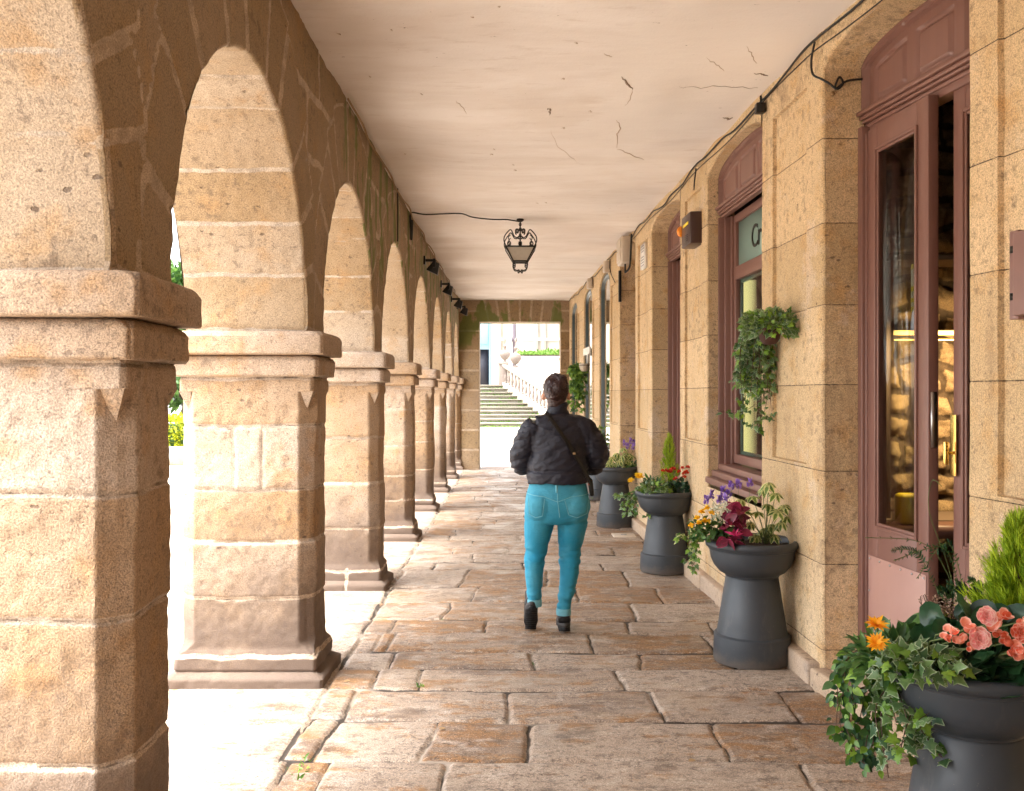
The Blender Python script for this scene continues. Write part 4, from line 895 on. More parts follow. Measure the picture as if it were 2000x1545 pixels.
for q_ in range(4):
    A_ = R(45+90*q_)+.0
    radial(spl([(.20, zt-.01), (.245, zt+.05), (.235, zt+.11), (.17, zt+.175), (.14, zt+.185), (.115, zt+.155), (.085, zt+.12), (.045, zt+.115), (.0, zt+.15)]), A_)
    radial(spl([(.245, zt+.05), (.205, zt-.005), (.160, zt)]), A_)
    radial([(p[0], p[1]) for p in arc(.165, zt+.035, .032, .010, -90, 300)], A_, .007)
    radial(spl([(.165, zt+.065), (.18, zt+.10), (.15, zt+.13)]), A_, .005)
    radial([(p[0], p[1]) for p in arc(.045, zt+.185, .030, .008, -60, 330)], A_, .007)
    radial([(p[0], p[1]) for p in arc(.02, zt+.125, .030, .012, 100, 360)], A_, .006)
    radial([(p[0], p[1]) for p in arc(hb+.005, zb-.035, .026, .008, 90, -250)], A_, .006)
    radial(spl([(hb+.02, zb-.01), (hb+.03, zb-.04), (hb+.005, zb-.085), (.05, zb-.095), (.02, zb-.088), (.0, zb-.11)]), A_)
    radial([(p[0], p[1]) for p in arc(.028, zb-.108, .016, .005, 90, 400)], A_, .006)
m.build('scrollwork', M['iron'], LT, smooth=True)
m = MB(); m.tube([(LX, LY, CZ-.03), (LX, LY, zt+.08)], .008, 8); m.lathe([(.001, zt+.07), (.018, zt+.075), (.022, zt+.05), (.016, zt+.03), (.014, zt-.0), (.001, zt-.005)], (LX, LY, 0), 16); m.lathe([(.001, zt+.185), (.016, zt+.19), (.02, zt+.21), (.012, zt+.225), (.001, zt+.23)], (LX, LY, 0), 12)
m.lathe([(.04, CZ+.01), (.04, CZ-.012), (.012, CZ-.03), (.001, CZ-.032)], (LX, LY, 0), 14); m.build('stem', M['iron'], LT, smooth=True)
m = MB()
for i in range(4):
    z = zt+.235+i*.026; m.tube([(LX+(.013*math.cos(a_) if i % 2 else 0), LY+(0 if i % 2 else .013*math.cos(a_)), z+.018*math.sin(a_)) for a_ in np.linspace(0, 2*PI, 13)], .0035, 5)
m.build('chain', M['iron'], LT)
m = MB(); m.ell((LX, LY, zt-.05), (.03, .03, .045), 14, 10); m.build('bulb', M['lampglass'], LT, smooth=True)
wire('lantern_cable', 'cable', [(XF+.02, 9.75, 3.28), (XF+.025, 9.76, 3.34), (XF+.03, 9.8, CZ-.02), (-.9, 9.95, CZ-.012), (-.55, 9.85, CZ-.02), (-.42, 10.0, CZ-.03), (-.22, 10.05, CZ-.045), (-.05, 10.2, CZ-.02), (LX, LY, CZ-.025)], .007, 'black cable crossing the ceiling from the left wall to the lantern', 'cable')
wire('hanging_flex', 'cable', [(XF+.02, 9.75, 3.36), (XF+.03, 9.74, 3.2), (XF+.03, 9.76, 3.12), (XF+.03, 9.82, 3.16), (XF+.03, 9.84, 3.33)], .012, 'black flex hanging in a tight loop where the lantern cable meets the left wall', 'cable')
m = MB(); yb = bays[4][0]-.05; m.tube([(XF+.012, yb, CZ), (XF+.012, yb, SP+RISE+.02)], .006, 6); tag(m.build('down_wire', M['cable']), 'thin dark wire running down the left wall to the crown of an arch', 'wire')

# ================================================================== PLANTERS
PR = [(.001, 0), (.213, 0), (.217, .012), (.213, .15), (.204, .157), (.197, .16), (.19, .20), (.148, .472), (.142, .480), (.05, .481)]
def planter(c, label):
    t = thing('pedestal_planter', (c[0], c[1], .004), label, 'planter', 'grey pedestal planters along the wall')
    mp = MB(); mp.lathe([(r, z+.004) for r, z in PR], (c[0], c[1], 0), 72); mp.build('pedestal', M['planter'], t, smooth=True, angle=30)
    mp = MB(); mp.lathe([(r, z+.004) for r, z in [(.05, .482), (.150, .482), (.155, .492), (.185, .510), (.215, .545), (.232, .585), (.239, .628), (.240, .634), (.246, .637), (.249, .645)]], (c[0], c[1], 0), 72); b = mp.build('bowl', M['planter'], t, smooth=True, angle=30)
    mp = MB(); mp.lathe([(r, z+.004) for r, z in [(.249, .6455), (.259, .652), (.262, .668), (.258, .683), (.246, .690), (.232, .686), (.226, .67), (.224, .60)]], (c[0], c[1], 0), 72); mp.build('rim', M['planter'], t, smooth=True, angle=60)
    X_, Y_ = np.meshgrid(np.linspace(-1, 1, 30), np.linspace(-1, 1, 30)); rr = np.sqrt(X_*X_+Y_*Y_); sc_ = np.where(rr > 1, 1/np.maximum(rr, 1e-6), 1)*.226
    mp = MB(); mp.grid(np.stack([c[0]+X_*sc_, c[1]+Y_*sc_, .652+.012*vn(np.stack([X_*9, Y_*9, X_*0], -1), 3)+.02*(1-np.minimum(rr, 1))], -1), flip=True); mp.build('soil', M['soil'], t, smooth=True)
    return t
PC = [(1.435, 2.955), (1.37, 5.41), (1.32, 8.15), (1.19, 10.9), (1.26, 13.7)]
p0 = planter(PC[0], 'nearest grey planter, cut by the right edge, with coral begonias and lime conifer')
for c, lab in zip(PC[1:], ('second nearest grey planter, holding burgundy leaves and variegated foliage', 'grey planter with red flowers and a small lime conifer', 'grey planter with yellow-green foliage beside the walking person', 'farthest grey planter, half hidden behind the person and another planter')):
    dup(p0, (c[0], c[1], .004), lab)
# ------------------------------------------------------------------ plants
def frame(dirs, nrm, scale, pos):
    d = dirs/np.maximum(np.linalg.norm(dirs, axis=1, keepdims=True), 1e-9); s_ = np.cross(d, nrm); s_ /= np.maximum(np.linalg.norm(s_, axis=1, keepdims=True), 1e-9); n_ = np.cross(s_, d)
    A_ = np.stack([s_, d, n_], -1)*np.asarray(scale).reshape(-1, 1, 1); return np.concatenate([A_, pos[:, :, None]], -1)
def T_ovate(w_=.32, curl=.12, n=6, fold=.10):
    t_ = np.linspace(0, 1, n+1); hw = w_*np.sin(PI*t_**.75)**.9; hw[-1] = 0; hw[0] = .02
    z = -curl*t_**2; v = [(0, t, zz) for t, zz in zip(t_, z)]+[(-h, t, zz+fold*h/w_) for t, h, zz in zip(t_, hw, z)]+[(h, t, zz+fold*h/w_) for t, h, zz in zip(t_, hw, z)]
    k = n+1; f = []
    for i in range(n): f += [(i, i+1, k+i+1, k+i), (i+1, i, 2*k+i, 2*k+i+1)]
    return np.array(v), f, np.array([0]*k+[1]*(2*k), float)
def T_ivy(lob=5):
    pts = [(0, .0), (.20, -.14), (.42, -.06), (.30, .16), (.52, .34), (.27, .42), (.0, 1.0), (-.27, .42), (-.52, .34), (-.30, .16), (-.42, -.06), (-.20, -.14)]
    mid = [(x*.62, .12+(y-.12)*.62, .03) for x, y in pts]; v = [(0, .12, .0)]+mid+[(x, y, -.10*abs(x)-.10*max(0, y-.4)) for x, y in pts]; n = 12; f = []
    for i in range(n): j = (i+1) % n; f += [(0, 1+i, 1+j), (1+i, 13+i, 13+j, 1+j)]
    return np.array(v), f, np.array([0]+[.35]*n+[1]*n, float)
def T_round(n=12, cup=.12, ruf=.04):
    a = np.arange(n)*2*PI/n; v = [(0, .12, -.02)]+[(.30*math.sin(x), .5-.34*math.cos(x)*(1 if math.cos(x) < 0 else .85)+0, cup*.3) for x in a]+[(.52*math.sin(x)*(1+.08*(i % 2)), .5-.55*math.cos(x)*(1 if math.cos(x) < 0 else .8), cup+ruf*(-1)**i) for i, x in enumerate(a)]
    f = []
    for i in range(n): j = (i+1) % n; f += [(0, 1+i, 1+j), (1+i, 1+n+i, 1+n+j, 1+j)]
    return np.array(v), f, np.array([0]+[.4]*n+[1]*n, float)
OV, IV, RD = T_ovate(), T_ivy(), T_round(); LAN = T_ovate(.16, .2, 5, .05); PET = T_ovate(.22, .10, 4, .05); OB = T_ovate(.26, .25, 5, .06)
ru = lambda a, b, n=None: rng.uniform(a, b, n)
def rdir(n, up=(0, 1)): 
    a = ru(0, 2*PI, n); z = ru(up[0], up[1], n); r_ = np.sqrt(np.maximum(0, 1-z*z)); return np.stack([r_*np.cos(a), r_*np.sin(a), z], -1)
def scatter(mb, T, pos, dirs, scale, nrm=None, t=None):
    n = len(pos); nrm = rdir(n, (.2, 1)) if nrm is None else nrm
    mb.inst(T[0], T[1], frame(dirs, nrm, scale, pos), ru(0, 1, n) if t is None else t, T[2])
def plant(name, c, label, cat, group=None): return thing(name, (c[0], c[1], c[2]), label, cat, group)
def ivy(c, strands, label, leafsize=.045, mats=('ivy',), bush=None, dens=.42, T=None, name='trailing_ivy', group='trailing ivy plants'):
    """strands: list of point lists (control polygon)"""
    t = plant(name, c, label, 'ivy', group); ms = MB(); ml = [MB() for _ in mats]
    for st_ in strands:
        L = [np.array(p) for p in spl3(st_, 10)]; ms.tube([tuple(p) for p in L], .0016, 4)
        n = len(L); P_ = np.array(L); k = int(sum(np.linalg.norm(P_[i+1]-P_[i]) for i in range(n-1))/(leafsize*dens))+2
        ii = np.sort(ru(0, n-1.01, k)); b = P_[ii.astype(int)]; tg = P_[np.minimum(ii.astype(int)+1, n-1)]-b; tg /= np.maximum(np.linalg.norm(tg, axis=1, keepdims=True), 1e-6)
        out = rdir(k, (-.7, .6)); out[:, 1] -= .35; out[:, 0] -= .1; dr = out*.8+tg*.5+np.array([0, 0, -.35]); off = out*leafsize*.5
        nr = np.array([-.35, -.8, .55])+rdir(k, (-1, 1))*.55
        w_ = rng.integers(0, len(mats), k)
        for q_ in range(len(mats)):
            s_ = w_ == q_
            if s_.any(): scatter(ml[q_], T or IV, (b+off)[s_], dr[s_], (leafsize*ru(.55, 1.25, k))[s_], nr[s_])
    if bush:
        (bx, by, bz), (rx, ry, rz), n = bush; u = rdir(n, (-.5, 1)); pos = np.array([bx, by, bz])+u*np.array([rx, ry, rz])*ru(.65, 1.05, n)[:, None]
        dr = u+rdir(n, (-1, 1))*.7+np.array([0, 0, -.3]); w_ = rng.integers(0, len(mats), n)
        for q_ in range(len(mats)):
            s_ = w_ == q_
            if s_.any(): scatter(ml[q_], IV, pos[s_], dr[s_], (leafsize*ru(.6, 1.2, n))[s_], (u*.8+np.array([-.2, -.7, .4])+rdir(n, (-1, 1))*.4)[s_])
    ms.build('stems', M['stembrown'], t)
    for q_, mm in enumerate(mats):
        if ml[q_].n: tag(ml[q_].build('leaves', M[mm], t), kind='stuff')
    return t
def spl3(pts, n=8):
    L = []; c = [np.array(p, float) for p in pts]
    for i in range(len(c)-1):
        p0, p1, p2, p3 = c[max(i-1, 0)], c[i], c[i+1], c[min(i+2, len(c)-1)]
        for k in range(n): t_ = k/n; L.append(.5*((2*p1)+(p2-p0)*t_+(2*p0-5*p1+4*p2-p3)*t_*t_+(3*p1-p0-3*p2+p3)*t_**3))
    return L+[c[-1]]
def hang(a, b_, drop, n, sag=.06, jit=.05, d=None):
    """strands from a (start box) over rim and down"""
    return [[tuple(np.array(a)+ru(-1, 1, 3)*jit*[1, 1, .3]), tuple((np.array(a)+np.array(b_))/2+ru(-1, 1, 3)*jit+np.array([0, 0, sag])), tuple(np.array(b_)+ru(-1, 1, 3)*jit), tuple(np.array(b_)+np.array([ru(-.06, .04), ru(-.06, .06), -drop*ru(.4, 1)])), ] for _ in range(n)]
def bushy(name, c, r, n, T, mat, size, label, cat, up=(-.1, 1), stems=8, group=None, t=None, nr=None):
    root = t or plant(name, c, label, cat, group); c = np.array(c, float)
    u = rdir(n, up); pos = c+u*np.array(r)*ru(.35, 1.0, n)[:, None]; ml = MB(); scatter(ml, T, pos, u+rdir(n, (-1, 1))*.6, size*ru(.6, 1.2, n), u*.6+np.array([-.2, -.3, .8]) if nr is None else nr)
    tag(ml.build('leaves', M[mat], root), kind='stuff')
    ms = MB()
    for k in range(stems): q_ = pos[k]; ms.tube([tuple(c+ru(-.02, .02, 3)-np.array([0, 0, .02])), tuple((c+q_)/2+np.array([0, 0, .02])), tuple(q_)], .0025, 4)
    ms.build('stems', M['stem'], root); return root
def daisy(root, c, r, nrm, mat='petal_orange', np_=18, heart='petal_yellow'):
    c = np.array(c); nrm = np.array(nrm, float)/np.linalg.norm(nrm); a = ru(0, 1)*6+np.arange(np_)*2*PI/np_; e1 = np.cross(nrm, [0, 0, 1.]); e1 /= np.linalg.norm(e1); e2 = np.cross(nrm, e1)
    dr = np.cos(a)[:, None]*e1+np.sin(a)[:, None]*e2+nrm*ru(.25, .9, np_)[:, None]; m = MB(); scatter(m, LAN, np.repeat(c[None], np_, 0), dr, r*ru(.85, 1.15, np_), np.repeat(nrm[None], np_, 0))
    a2 = a[::2]; n2 = len(a2); dr = np.cos(a2+.2)[:, None]*e1+np.sin(a2+.2)[:, None]*e2+nrm*1.5; scatter(m, LAN, np.repeat(c[None], n2, 0), dr, r*.7*ru(.85, 1.15, n2), np.repeat(nrm[None], n2, 0)); m.build('flower', M[mat], root)
def rosette(root, c, r, nrm, mat, layers=4):
    c = np.array(c); nrm = np.array(nrm, float)/np.linalg.norm(nrm); e1 = np.cross(nrm, [0, .1, 1.]); e1 /= np.linalg.norm(e1); e2 = np.cross(nrm, e1); m = MB(); TP = T_round(8, .18, .03)
    for k in range(layers):
        n = 7-k; a = k*.5+np.arange(n)*2*PI/n; tl = .15+.45*k; dr = np.cos(a)[:, None]*e1+np.sin(a)[:, None]*e2+nrm*tl; rr = r*(1-.2*k)
        scatter(m, TP, np.repeat(c[None], n, 0)+nrm*.10*r*k, dr, rr*ru(.85, 1.05, n), nrm[None]-dr*.5, t=np.full(n, .25+.2*k))
    m.build('flower', M[mat], root, smooth=True)
def bud(m, c, r): m.ell(tuple(c), (r, r*.8, r*.85), 10, 7, t=random.random())
def conifer(c, h, r, n, label, name='dwarf_conifer', kseg=1.):
    root = plant(name, c, label, 'conifer', 'lime conifers in planters'); c = np.array(c, float)
    m = MB(); ms = MB(); ms.tube([tuple(c), tuple(c+[0, 0, h*.5]), tuple(c+[.01, 0, h*.9])], [.008, .005, .002], 5)
    for _ in range(n):
        z = h*(ru(0, 1)**1.25); rr = r*(1-(z/h)**1.3)*.9+.012; a = ru(0, 2*PI); o_ = np.array([math.cos(a), math.sin(a), 0])
        b = c+np.array([0, 0, z*.82])+o_*rr*ru(.05, .6); tip = b+o_*rr*ru(.3, .7)+np.array([0, 0, ru(.10, .22)*h*.55]); mid = (b+tip)/2+o_*.012
        L = spl3([b, mid, tip], 5); P_ = np.array(L)
        # feathery sprigs
        k = 13; ii = ru(0, len(P_)-1.01, k).astype(int); pos = P_[ii]; tg = (tip-b)/np.linalg.norm(tip-b); dr = tg*1.0+rdir(k, (-.6, 1))*.6+np.array([0, 0, .45])
        scatter(m, SPR, pos, dr, ru(.028, .055, k)*kseg)
    tag(m.build('foliage', M['lime'], root), kind='stuff'); ms.build('trunk', M['bark'], root); return root
SPR = (np.array([(-.05, 0, 0), (.05, 0, 0), (.03, .6, .03), (0, 1, .0), (-.03, .6, .03), (.22, .62, .05), (.18, .38, .0), (-.24, .55, -.03), (-.18, .3, 0), (0, 0, -.05), (0, .25, 0), (0, .5, 0)], float), [(0, 1, 2, 3, 4), (1, 6, 5), (0, 8, 7)], np.zeros(12))
def palm_leaf_plant(name, c, tips, label, cat, size, mat='varieg', group=None):
    root = plant(name, c, label, cat, group); ms = MB(); m = MB(); c = np.array(c, float)
    for tp in tips:
        tp = np.array(tp); ms.tube([tuple(c+ru(-.01, .01, 3)), tuple((c+tp)/2+np.array([0, 0, .02])), tuple(tp)], .0022, 5)
        k = 7; a = ru(0, 6)+np.arange(k)*2*PI/k; nrm = np.array([ru(-.4, .1), ru(-.7, -.1), 1.]); nrm /= np.linalg.norm(nrm); e1 = np.cross(nrm, [0, 1, 0]); e1 /= np.linalg.norm(e1); e2 = np.cross(nrm, e1)
        dr = np.cos(a)[:, None]*e1+np.sin(a)[:, None]*e2-nrm*ru(.1, .7); scatter(m, OB, np.repeat(tp[None], k, 0), dr, size*ru(.8, 1.15, k), np.repeat(nrm[None], k, 0))
    ms.build('stems', M['stem'], root); tag(m.build('leaves', M[mat], root), kind='stuff'); return root
def lavender(c, tips, label, hl=.035, hr=.009):
    root = plant('lavender', c, label, 'lavender', 'lavenders in planters'); ms = MB(); c = np.array(c, float)
    for tp in tips:
        tp = np.array(tp); ms.tube([tuple(c), tuple((c+tp)/2+ru(-.01, .01, 3)), tuple(tp)], .0014, 4); m = MB(); k = 26
        z = ru(0, 1, k)*hl; a = ru(0, 6.28, k); pos = tp+np.stack([np.cos(a)*hr*.5, np.sin(a)*hr*.5, z], -1); scatter(m, OV, pos, np.stack([np.cos(a), np.sin(a), np.full(k, .9)], -1), hr*1.5*ru(.7, 1.2, k)); 
        k = 5; a = ru(0, 6.28, k); scatter(m, OV, np.repeat((tp+[0, 0, hl])[None], k, 0), np.stack([np.cos(a)*.5, np.sin(a)*.5, np.full(k, 1.)], -1), hr*2.6*ru(.7, 1.2, k)); m.build('flower', M['petal_purple'], root)
    ms.build('stems', M['stem'], root); return root
def pts_px(L, d): return [P(x, y, d+ru(-.05, .05)) for x, y in L]
def P1(px, py, d): return P(px, py, d+.27)
# ---- planter 1
c = PC[0]; z0 = .66
q1 = P1(1720, 1290, 2.66)
G_ = bushy('gazania', (q1[0], 2.91, z0+.02), (.10, .10, .11), 260, LAN, 'leafmid', .055, 'gazania with two spiky golden flowers, left in the nearest planter', 'gazania')
daisy(G_, P1(1712, 1258, 2.50), .037, (-.3, -.8, .8)); daisy(G_, P1(1712, 1222, 2.54), .037, (-.1, -.5, 1))
ms = MB(); [ms.tube([(q1[0], 2.91, z0), tuple(np.array(P1(1712, y_, d_))-[0, 0, .005])], .0025, 5) for y_, d_ in ((1262, 2.58), (1226, 2.66))]; ms.build('flower_stem', M['stem'], G_)
def path_px(L, d0, d1): n = len(L); return [P1(x, y, d0+(d1-d0)*i/(n-1)) for i, (x, y) in enumerate(L)]
stA = [path_px(l, 2.89, 2.67+ru(-.04, .1)) for l in ([(1740, 1300), (1690, 1290), (1655, 1330), (1640, 1400), (1650, 1440)], [(1750, 1310), (1700, 1320), (1680, 1400), (1660, 1460), (1700, 1500)], [(1760, 1320), (1720, 1350), (1690, 1430), (1720, 1480)],
       [(1740, 1290), (1680, 1270), (1650, 1300), (1660, 1370)], [(1770, 1330), (1740, 1380), (1700, 1420), (1690, 1470)], [(1760, 1320), (1710, 1340), (1660, 1350), (1630, 1370)])]
stA += [[(x+float(ru(-.035, .035)), y+float(ru(-.03, .05)), z+float(ru(-.03, .03))) for x, y, z in L] for L in stA for _ in range(2)]
ivy((q1[0]-.05, 2.87, z0), stA, 'glossy dark green trailing plant spilling far down the left side of the nearest planter', .034, ('leafdark', 'leafmid', 'ivyfresh'), T=OV, name='trailing_vinca')
stB = [path_px(l, 2.80, 2.56+ru(-.02, .06)) for l in ([(1780, 1290), (1760, 1330), (1780, 1390), (1800, 1440), (1840, 1480)], [(1790, 1300), (1790, 1360), (1770, 1420), (1760, 1460)], [(1740, 1270), (1720, 1310), (1740, 1370), (1750, 1410)], [(1810, 1300), (1805, 1340), (1815, 1380), (1800, 1410)],
       [(1770, 1270), (1730, 1290), (1700, 1290), (1680, 1320)], [(1790, 1440), (1800, 1460), (1820, 1470), (1855, 1490)], [(1750, 1280), (1745, 1320), (1710, 1390), (1735, 1500)])]
stB += [[(x+float(ru(-.03, .03)), y+float(ru(-.03, .03)), z+float(ru(-.03, .03))) for x, y, z in L] for L in stB]
qb = P1(1790, 1275, 2.55); ivy((qb[0], 3.07, z0), stB, 'variegated ivy tumbling over the rim of the nearest planter in star-shaped pale leaves', .040, ('ivy', 'ivy', 'ivyfresh'), ((qb[0]-.02, 2.76, qb[2]-.02), (.14, .09, .06), 110), dens=.5)
# begonia
qc = np.array(P1(1930, 1280, 2.55)); BG = bushy('begonia', (qc[0], 2.89, z0+.02), (.21, .15, .145), 150, RD, 'leafdark', .080, 'begonia with coral buds and ruffled pink blooms over dark leaves, nearest planter', 'begonia', up=(0, 1))
for (x, y, r_) in ((1912, 1248, .030), (1925, 1204, .027), (1993, 1236, .028)): rosette(BG, P1(x, y, 2.38), r_*1.12, (-.1, -1, .35), 'petal_pink' if x < 1980 else 'petal_coral')
BB = MB()
for (x, y, r_) in ((1862, 1232, .013), (1875, 1250, .014), (1893, 1228, .016), (1850, 1245, .011), (1938, 1222, .017), (1966, 1202, .015), (1950, 1215, .010), (1970, 1255, .014), (1985, 1270, .014), (1960, 1240, .010), (1993, 1215, .012), (1918, 1232, .010), (1945, 1240, .010), (1900, 1265, .009), (1994, 1282, .012), (1975, 1275, .012)):
    p_ = P1(x, y, 2.40); m = MB(); bud(m, p_, r_); 
    k = 3; scatter(m, T_round(8, .3, .02), np.repeat(np.array(p_)[None], k, 0)+ru(-.004, .004, (k, 3)), rdir(k, (-.3, .8)), r_*ru(1.6, 2.1, k), np.repeat(np.array([[0, -1., .4]]), k, 0)); m.build('bud', M['petal_coral'], BG, smooth=True)
    BB.tube([(p_[0]*.985+.02, 2.85, z0+.03), (p_[0], 2.78, p_[2]-.04), p_], .0025, 5)
BB.build('flower_stems', M['stem'], BG)
# heather
HT = plant('heather', (P1(1835, 1250, 2.82)[0], 3.07, z0), 'faded beige heather, rear middle of the nearest planter', 'heather'); ms = MB(); m = MB()
for _ in range(75):
    b = np.array([P1(ru(1800, 1880), 1250, 2.82)[0], ru(3.0, 3.12), z0]); tp = np.array(P1(ru(1795, 1890), ru(1160, 1235), b[1]-.27)); ms.tube([tuple(b), tuple((b+tp)/2+ru(-.008, .008, 3)), tuple(tp)], .0012, 4)
    k = 26; f = ru(.35, 1, k); scatter(m, OV, b+(tp-b)*f[:, None]+ru(-.004, .004, (k, 3)), rdir(k, (0, 1)), ru(.006, .011, k))
ms.build('stems', M['stembrown'], HT); tag(m.build('flowers', M['heather'], HT), kind='stuff')
# dark leaves between, fern sprays
bushy('leafy_shrub', (P1(1770, 1240, 2.72)[0], 2.99, z0+.02), (.09, .07, .15), 70, OV, 'leafmid', .06, 'broad green leaves behind the gazania in the nearest planter', 'shrub')
FN = plant('asparagus_fern', (P1(1870, 1230, 2.78)[0], 3.05, z0), 'wispy fern arching in front of the pink door from the nearest planter', 'fern'); ms = MB(); m = MB()
def frond(L, d0, d1, wd, dens=60, T=LAN):
    P_ = np.array(spl3(path_px(L, d0+.26, d1+.26), 12)); ms.tube([tuple(p) for p in P_], .0013, 4); n = len(P_); k = dens; ii = ru(n*.25, n-1.01, k).astype(int); b = P_[ii]; tg = P_[np.minimum(ii+1, n-1)]-b; tg /= np.maximum(np.linalg.norm(tg, axis=1, keepdims=True), 1e-6)
    sd_ = np.cross(tg, [0, -1, .3])*np.sign(ru(-1, 1, k))[:, None]; scatter(m, T, b, sd_+tg*.8, wd*ru(.6, 1.1, k)*np.sin(np.clip((ii-n*.2)/(n*.8), .05, 1)*PI*.85+.2))
frond([(1880, 1230), (1830, 1150), (1790, 1080), (1740, 1075)], 2.8, 2.7, .022, 130); frond([(1880, 1230), (1870, 1140), (1840, 1070), (1745, 1095)], 2.8, 2.6, .018, 130); frond([(1880, 1225), (1850, 1120), (1800, 1060), (1690, 1050)], 2.8, 2.75, .012, 50)
frond([(1885, 1225), (1870, 1180), (1850, 1160), (1830, 1150)], 2.8, 2.7, .03, 120); frond([(1890, 1230), (1900, 1170), (1880, 1150), (1850, 1140)], 2.82, 2.75, .035, 140); frond([(1890, 1230), (1905, 1180), (1910, 1150), (1890, 1130)], 2.82, 2.75, .03, 120)
frond([(1880, 1225), (1850, 1100), (1815, 1000), (1820, 940), (1840, 950)], 2.8, 2.7, .005, 12); frond([(1880, 1230), (1880, 1150), (1850, 1060), (1790, 1130)], 2.8, 2.72, .020, 80)
ms.build('stems', M['stem'], FN); tag(m.build('fronds', M['leafdark'], FN), kind='stuff')
qd = P1(1975, 1250, 2.86); conifer((qd[0]+.01, 3.10, z0), .50, .19, 520, 'feathery lime conifer at the back right of the nearest planter')
# ---- planter 2
c = PC[1]
palm_leaf_plant('variegated_schefflera', (c[0]+.08, c[1], z0), pts_px([(1500, 945), (1470, 970), (1515, 965), (1530, 990), (1445, 975), (1480, 1000), (1525, 1020), (1465, 1020), (1505, 1025), (1490, 955), (1535, 1010), (1450, 1000), (1475, 1045), (1510, 1045), (1490, 1035), (1500, 985), (1518, 1000)], 5.40), 'variegated schefflera with cream edged leaves, right side of the second planter', 'schefflera', .062, group='schefflera plants')
lavender((c[0]-.03, c[1]+.06, z0), pts_px([(1390, 975), (1412, 968), (1415, 985), (1428, 957), (1442, 955), (1465, 952), (1405, 985), (1424, 975), (1380, 985)], 5.48), 'purple lavender heads standing behind the burgundy plant', .030, .012)
BU = plant('burgundy_plant', (c[0]-.12, c[1]-.06, z0), 'dark burgundy leaved plant with a magenta heart, middle of the second planter', 'poinsettia'); m = MB()
k = 46; pos = np.array(P(1432, 1020, 5.30))+ru(-1, 1, (k, 3))*[.05, .05, .09]; scatter(m, OV, pos, rdir(k, (-.5, .8)), ru(.05, .10, k), np.array([0, -.7, .6])+rdir(k, (-1, 1))*.5)
k = 7; scatter(m, OV, np.repeat(np.array([P(1425, 1055, 5.22)]), k, 0)+ru(-.02, .02, (k, 3)), np.stack([ru(-1, 1, k), ru(-.8, 0, k), ru(-.6, .1, k)], -1), ru(.06, .09, k)); tag(m.build('leaves', M['burgundy'], BU), kind='stuff')
m = MB(); k = 12; scatter(m, LAN, np.repeat(np.array([P(1435, 1045, 5.22)]), k, 0)+ru(-.012, .012, (k, 3)), rdir(k, (0, 1)), ru(.03, .05, k)); m.build('flower', M['magenta'], BU)
ms = MB(); ms.tube([(c[0]-.12, c[1]-.06, z0-.01), P(1432, 1020, 5.3)], .004, 5); ms.build('stem', M['stem'], BU)
WH = plant('white_euphorbia', (c[0]-.16, c[1], z0), 'small white bracted plant between the yellow flowers and lavender', 'euphorbia'); m = MB(); k = 170
scatter(m, OV, np.array(P(1408, 1000, 5.36))+ru(-1, 1, (k, 3))*[.055, .05, .05], rdir(k, (-.2, 1)), ru(.012, .028, k)); tag(m.build('bracts', M['petal_white'], WH), kind='stuff')
ms = MB(); [ms.tube([(c[0]-.16, c[1], z0-.01), P(ru(1395, 1425), ru(990, 1010), 5.36)], .002, 4) for _ in range(8)]; ms.build('stems', M['stem'], WH)
YC = plant('yellow_chrysanthemum', (c[0]-.2, c[1]-.04, z0), 'small yellow pompon flowers over green leaves on the left of the second planter', 'chrysanthemum'); m = MB(); k = 190
scatter(m, OV, np.array(P(1385, 1035, 5.34))+ru(-1, 1, (k, 3))*[.10, .08, .055], rdir(k, (-.5, 1)), ru(.025, .05, k)); tag(m.build('leaves', M['leafmid'], YC), kind='stuff')
for x, y in ((1370, 1000), (1362, 1012), (1380, 993), (1390, 1003), (1376, 1018), (1350, 1027), (1382, 1020), (1365, 1022)):
    m = MB(); k = 34; scatter(m, OV, np.repeat(np.array([P(x, y, 5.26)]), k, 0), rdir(k, (-.3, 1)), .022*ru(.6, 1.1, k)); m.build('flower', M['petal_yellow'], YC)
ms = MB(); [ms.tube([(c[0]-.2, c[1]-.04, z0-.01), P(x, y+3, 5.27)], .002, 4) for x, y in ((1370, 1000), (1350, 1027), (1390, 1003))]; ms.build('stems', M['stem'], YC)
stC = [path_px(l, 5.32, 5.12+ru(-.03, .05)) for l in ([(1385, 1045), (1355, 1050), (1350, 1080), (1353, 1118)], [(1380, 1040), (1345, 1040), (1330, 1045), (1328, 1055)], [(1375, 1045), (1350, 1060), (1358, 1090), (1350, 1110)], [(1380, 1045), (1362, 1055), (1345, 1080), (1340, 1100)], [(1390, 1050), (1370, 1050), (1360, 1070), (1356, 1100)])]
ivy((c[0]-.2, c[1]-.1, z0), stC, 'white and green ivy hanging from the left rim of the second planter', .032, ('ivy', 'varieg', 'ivyfresh'))
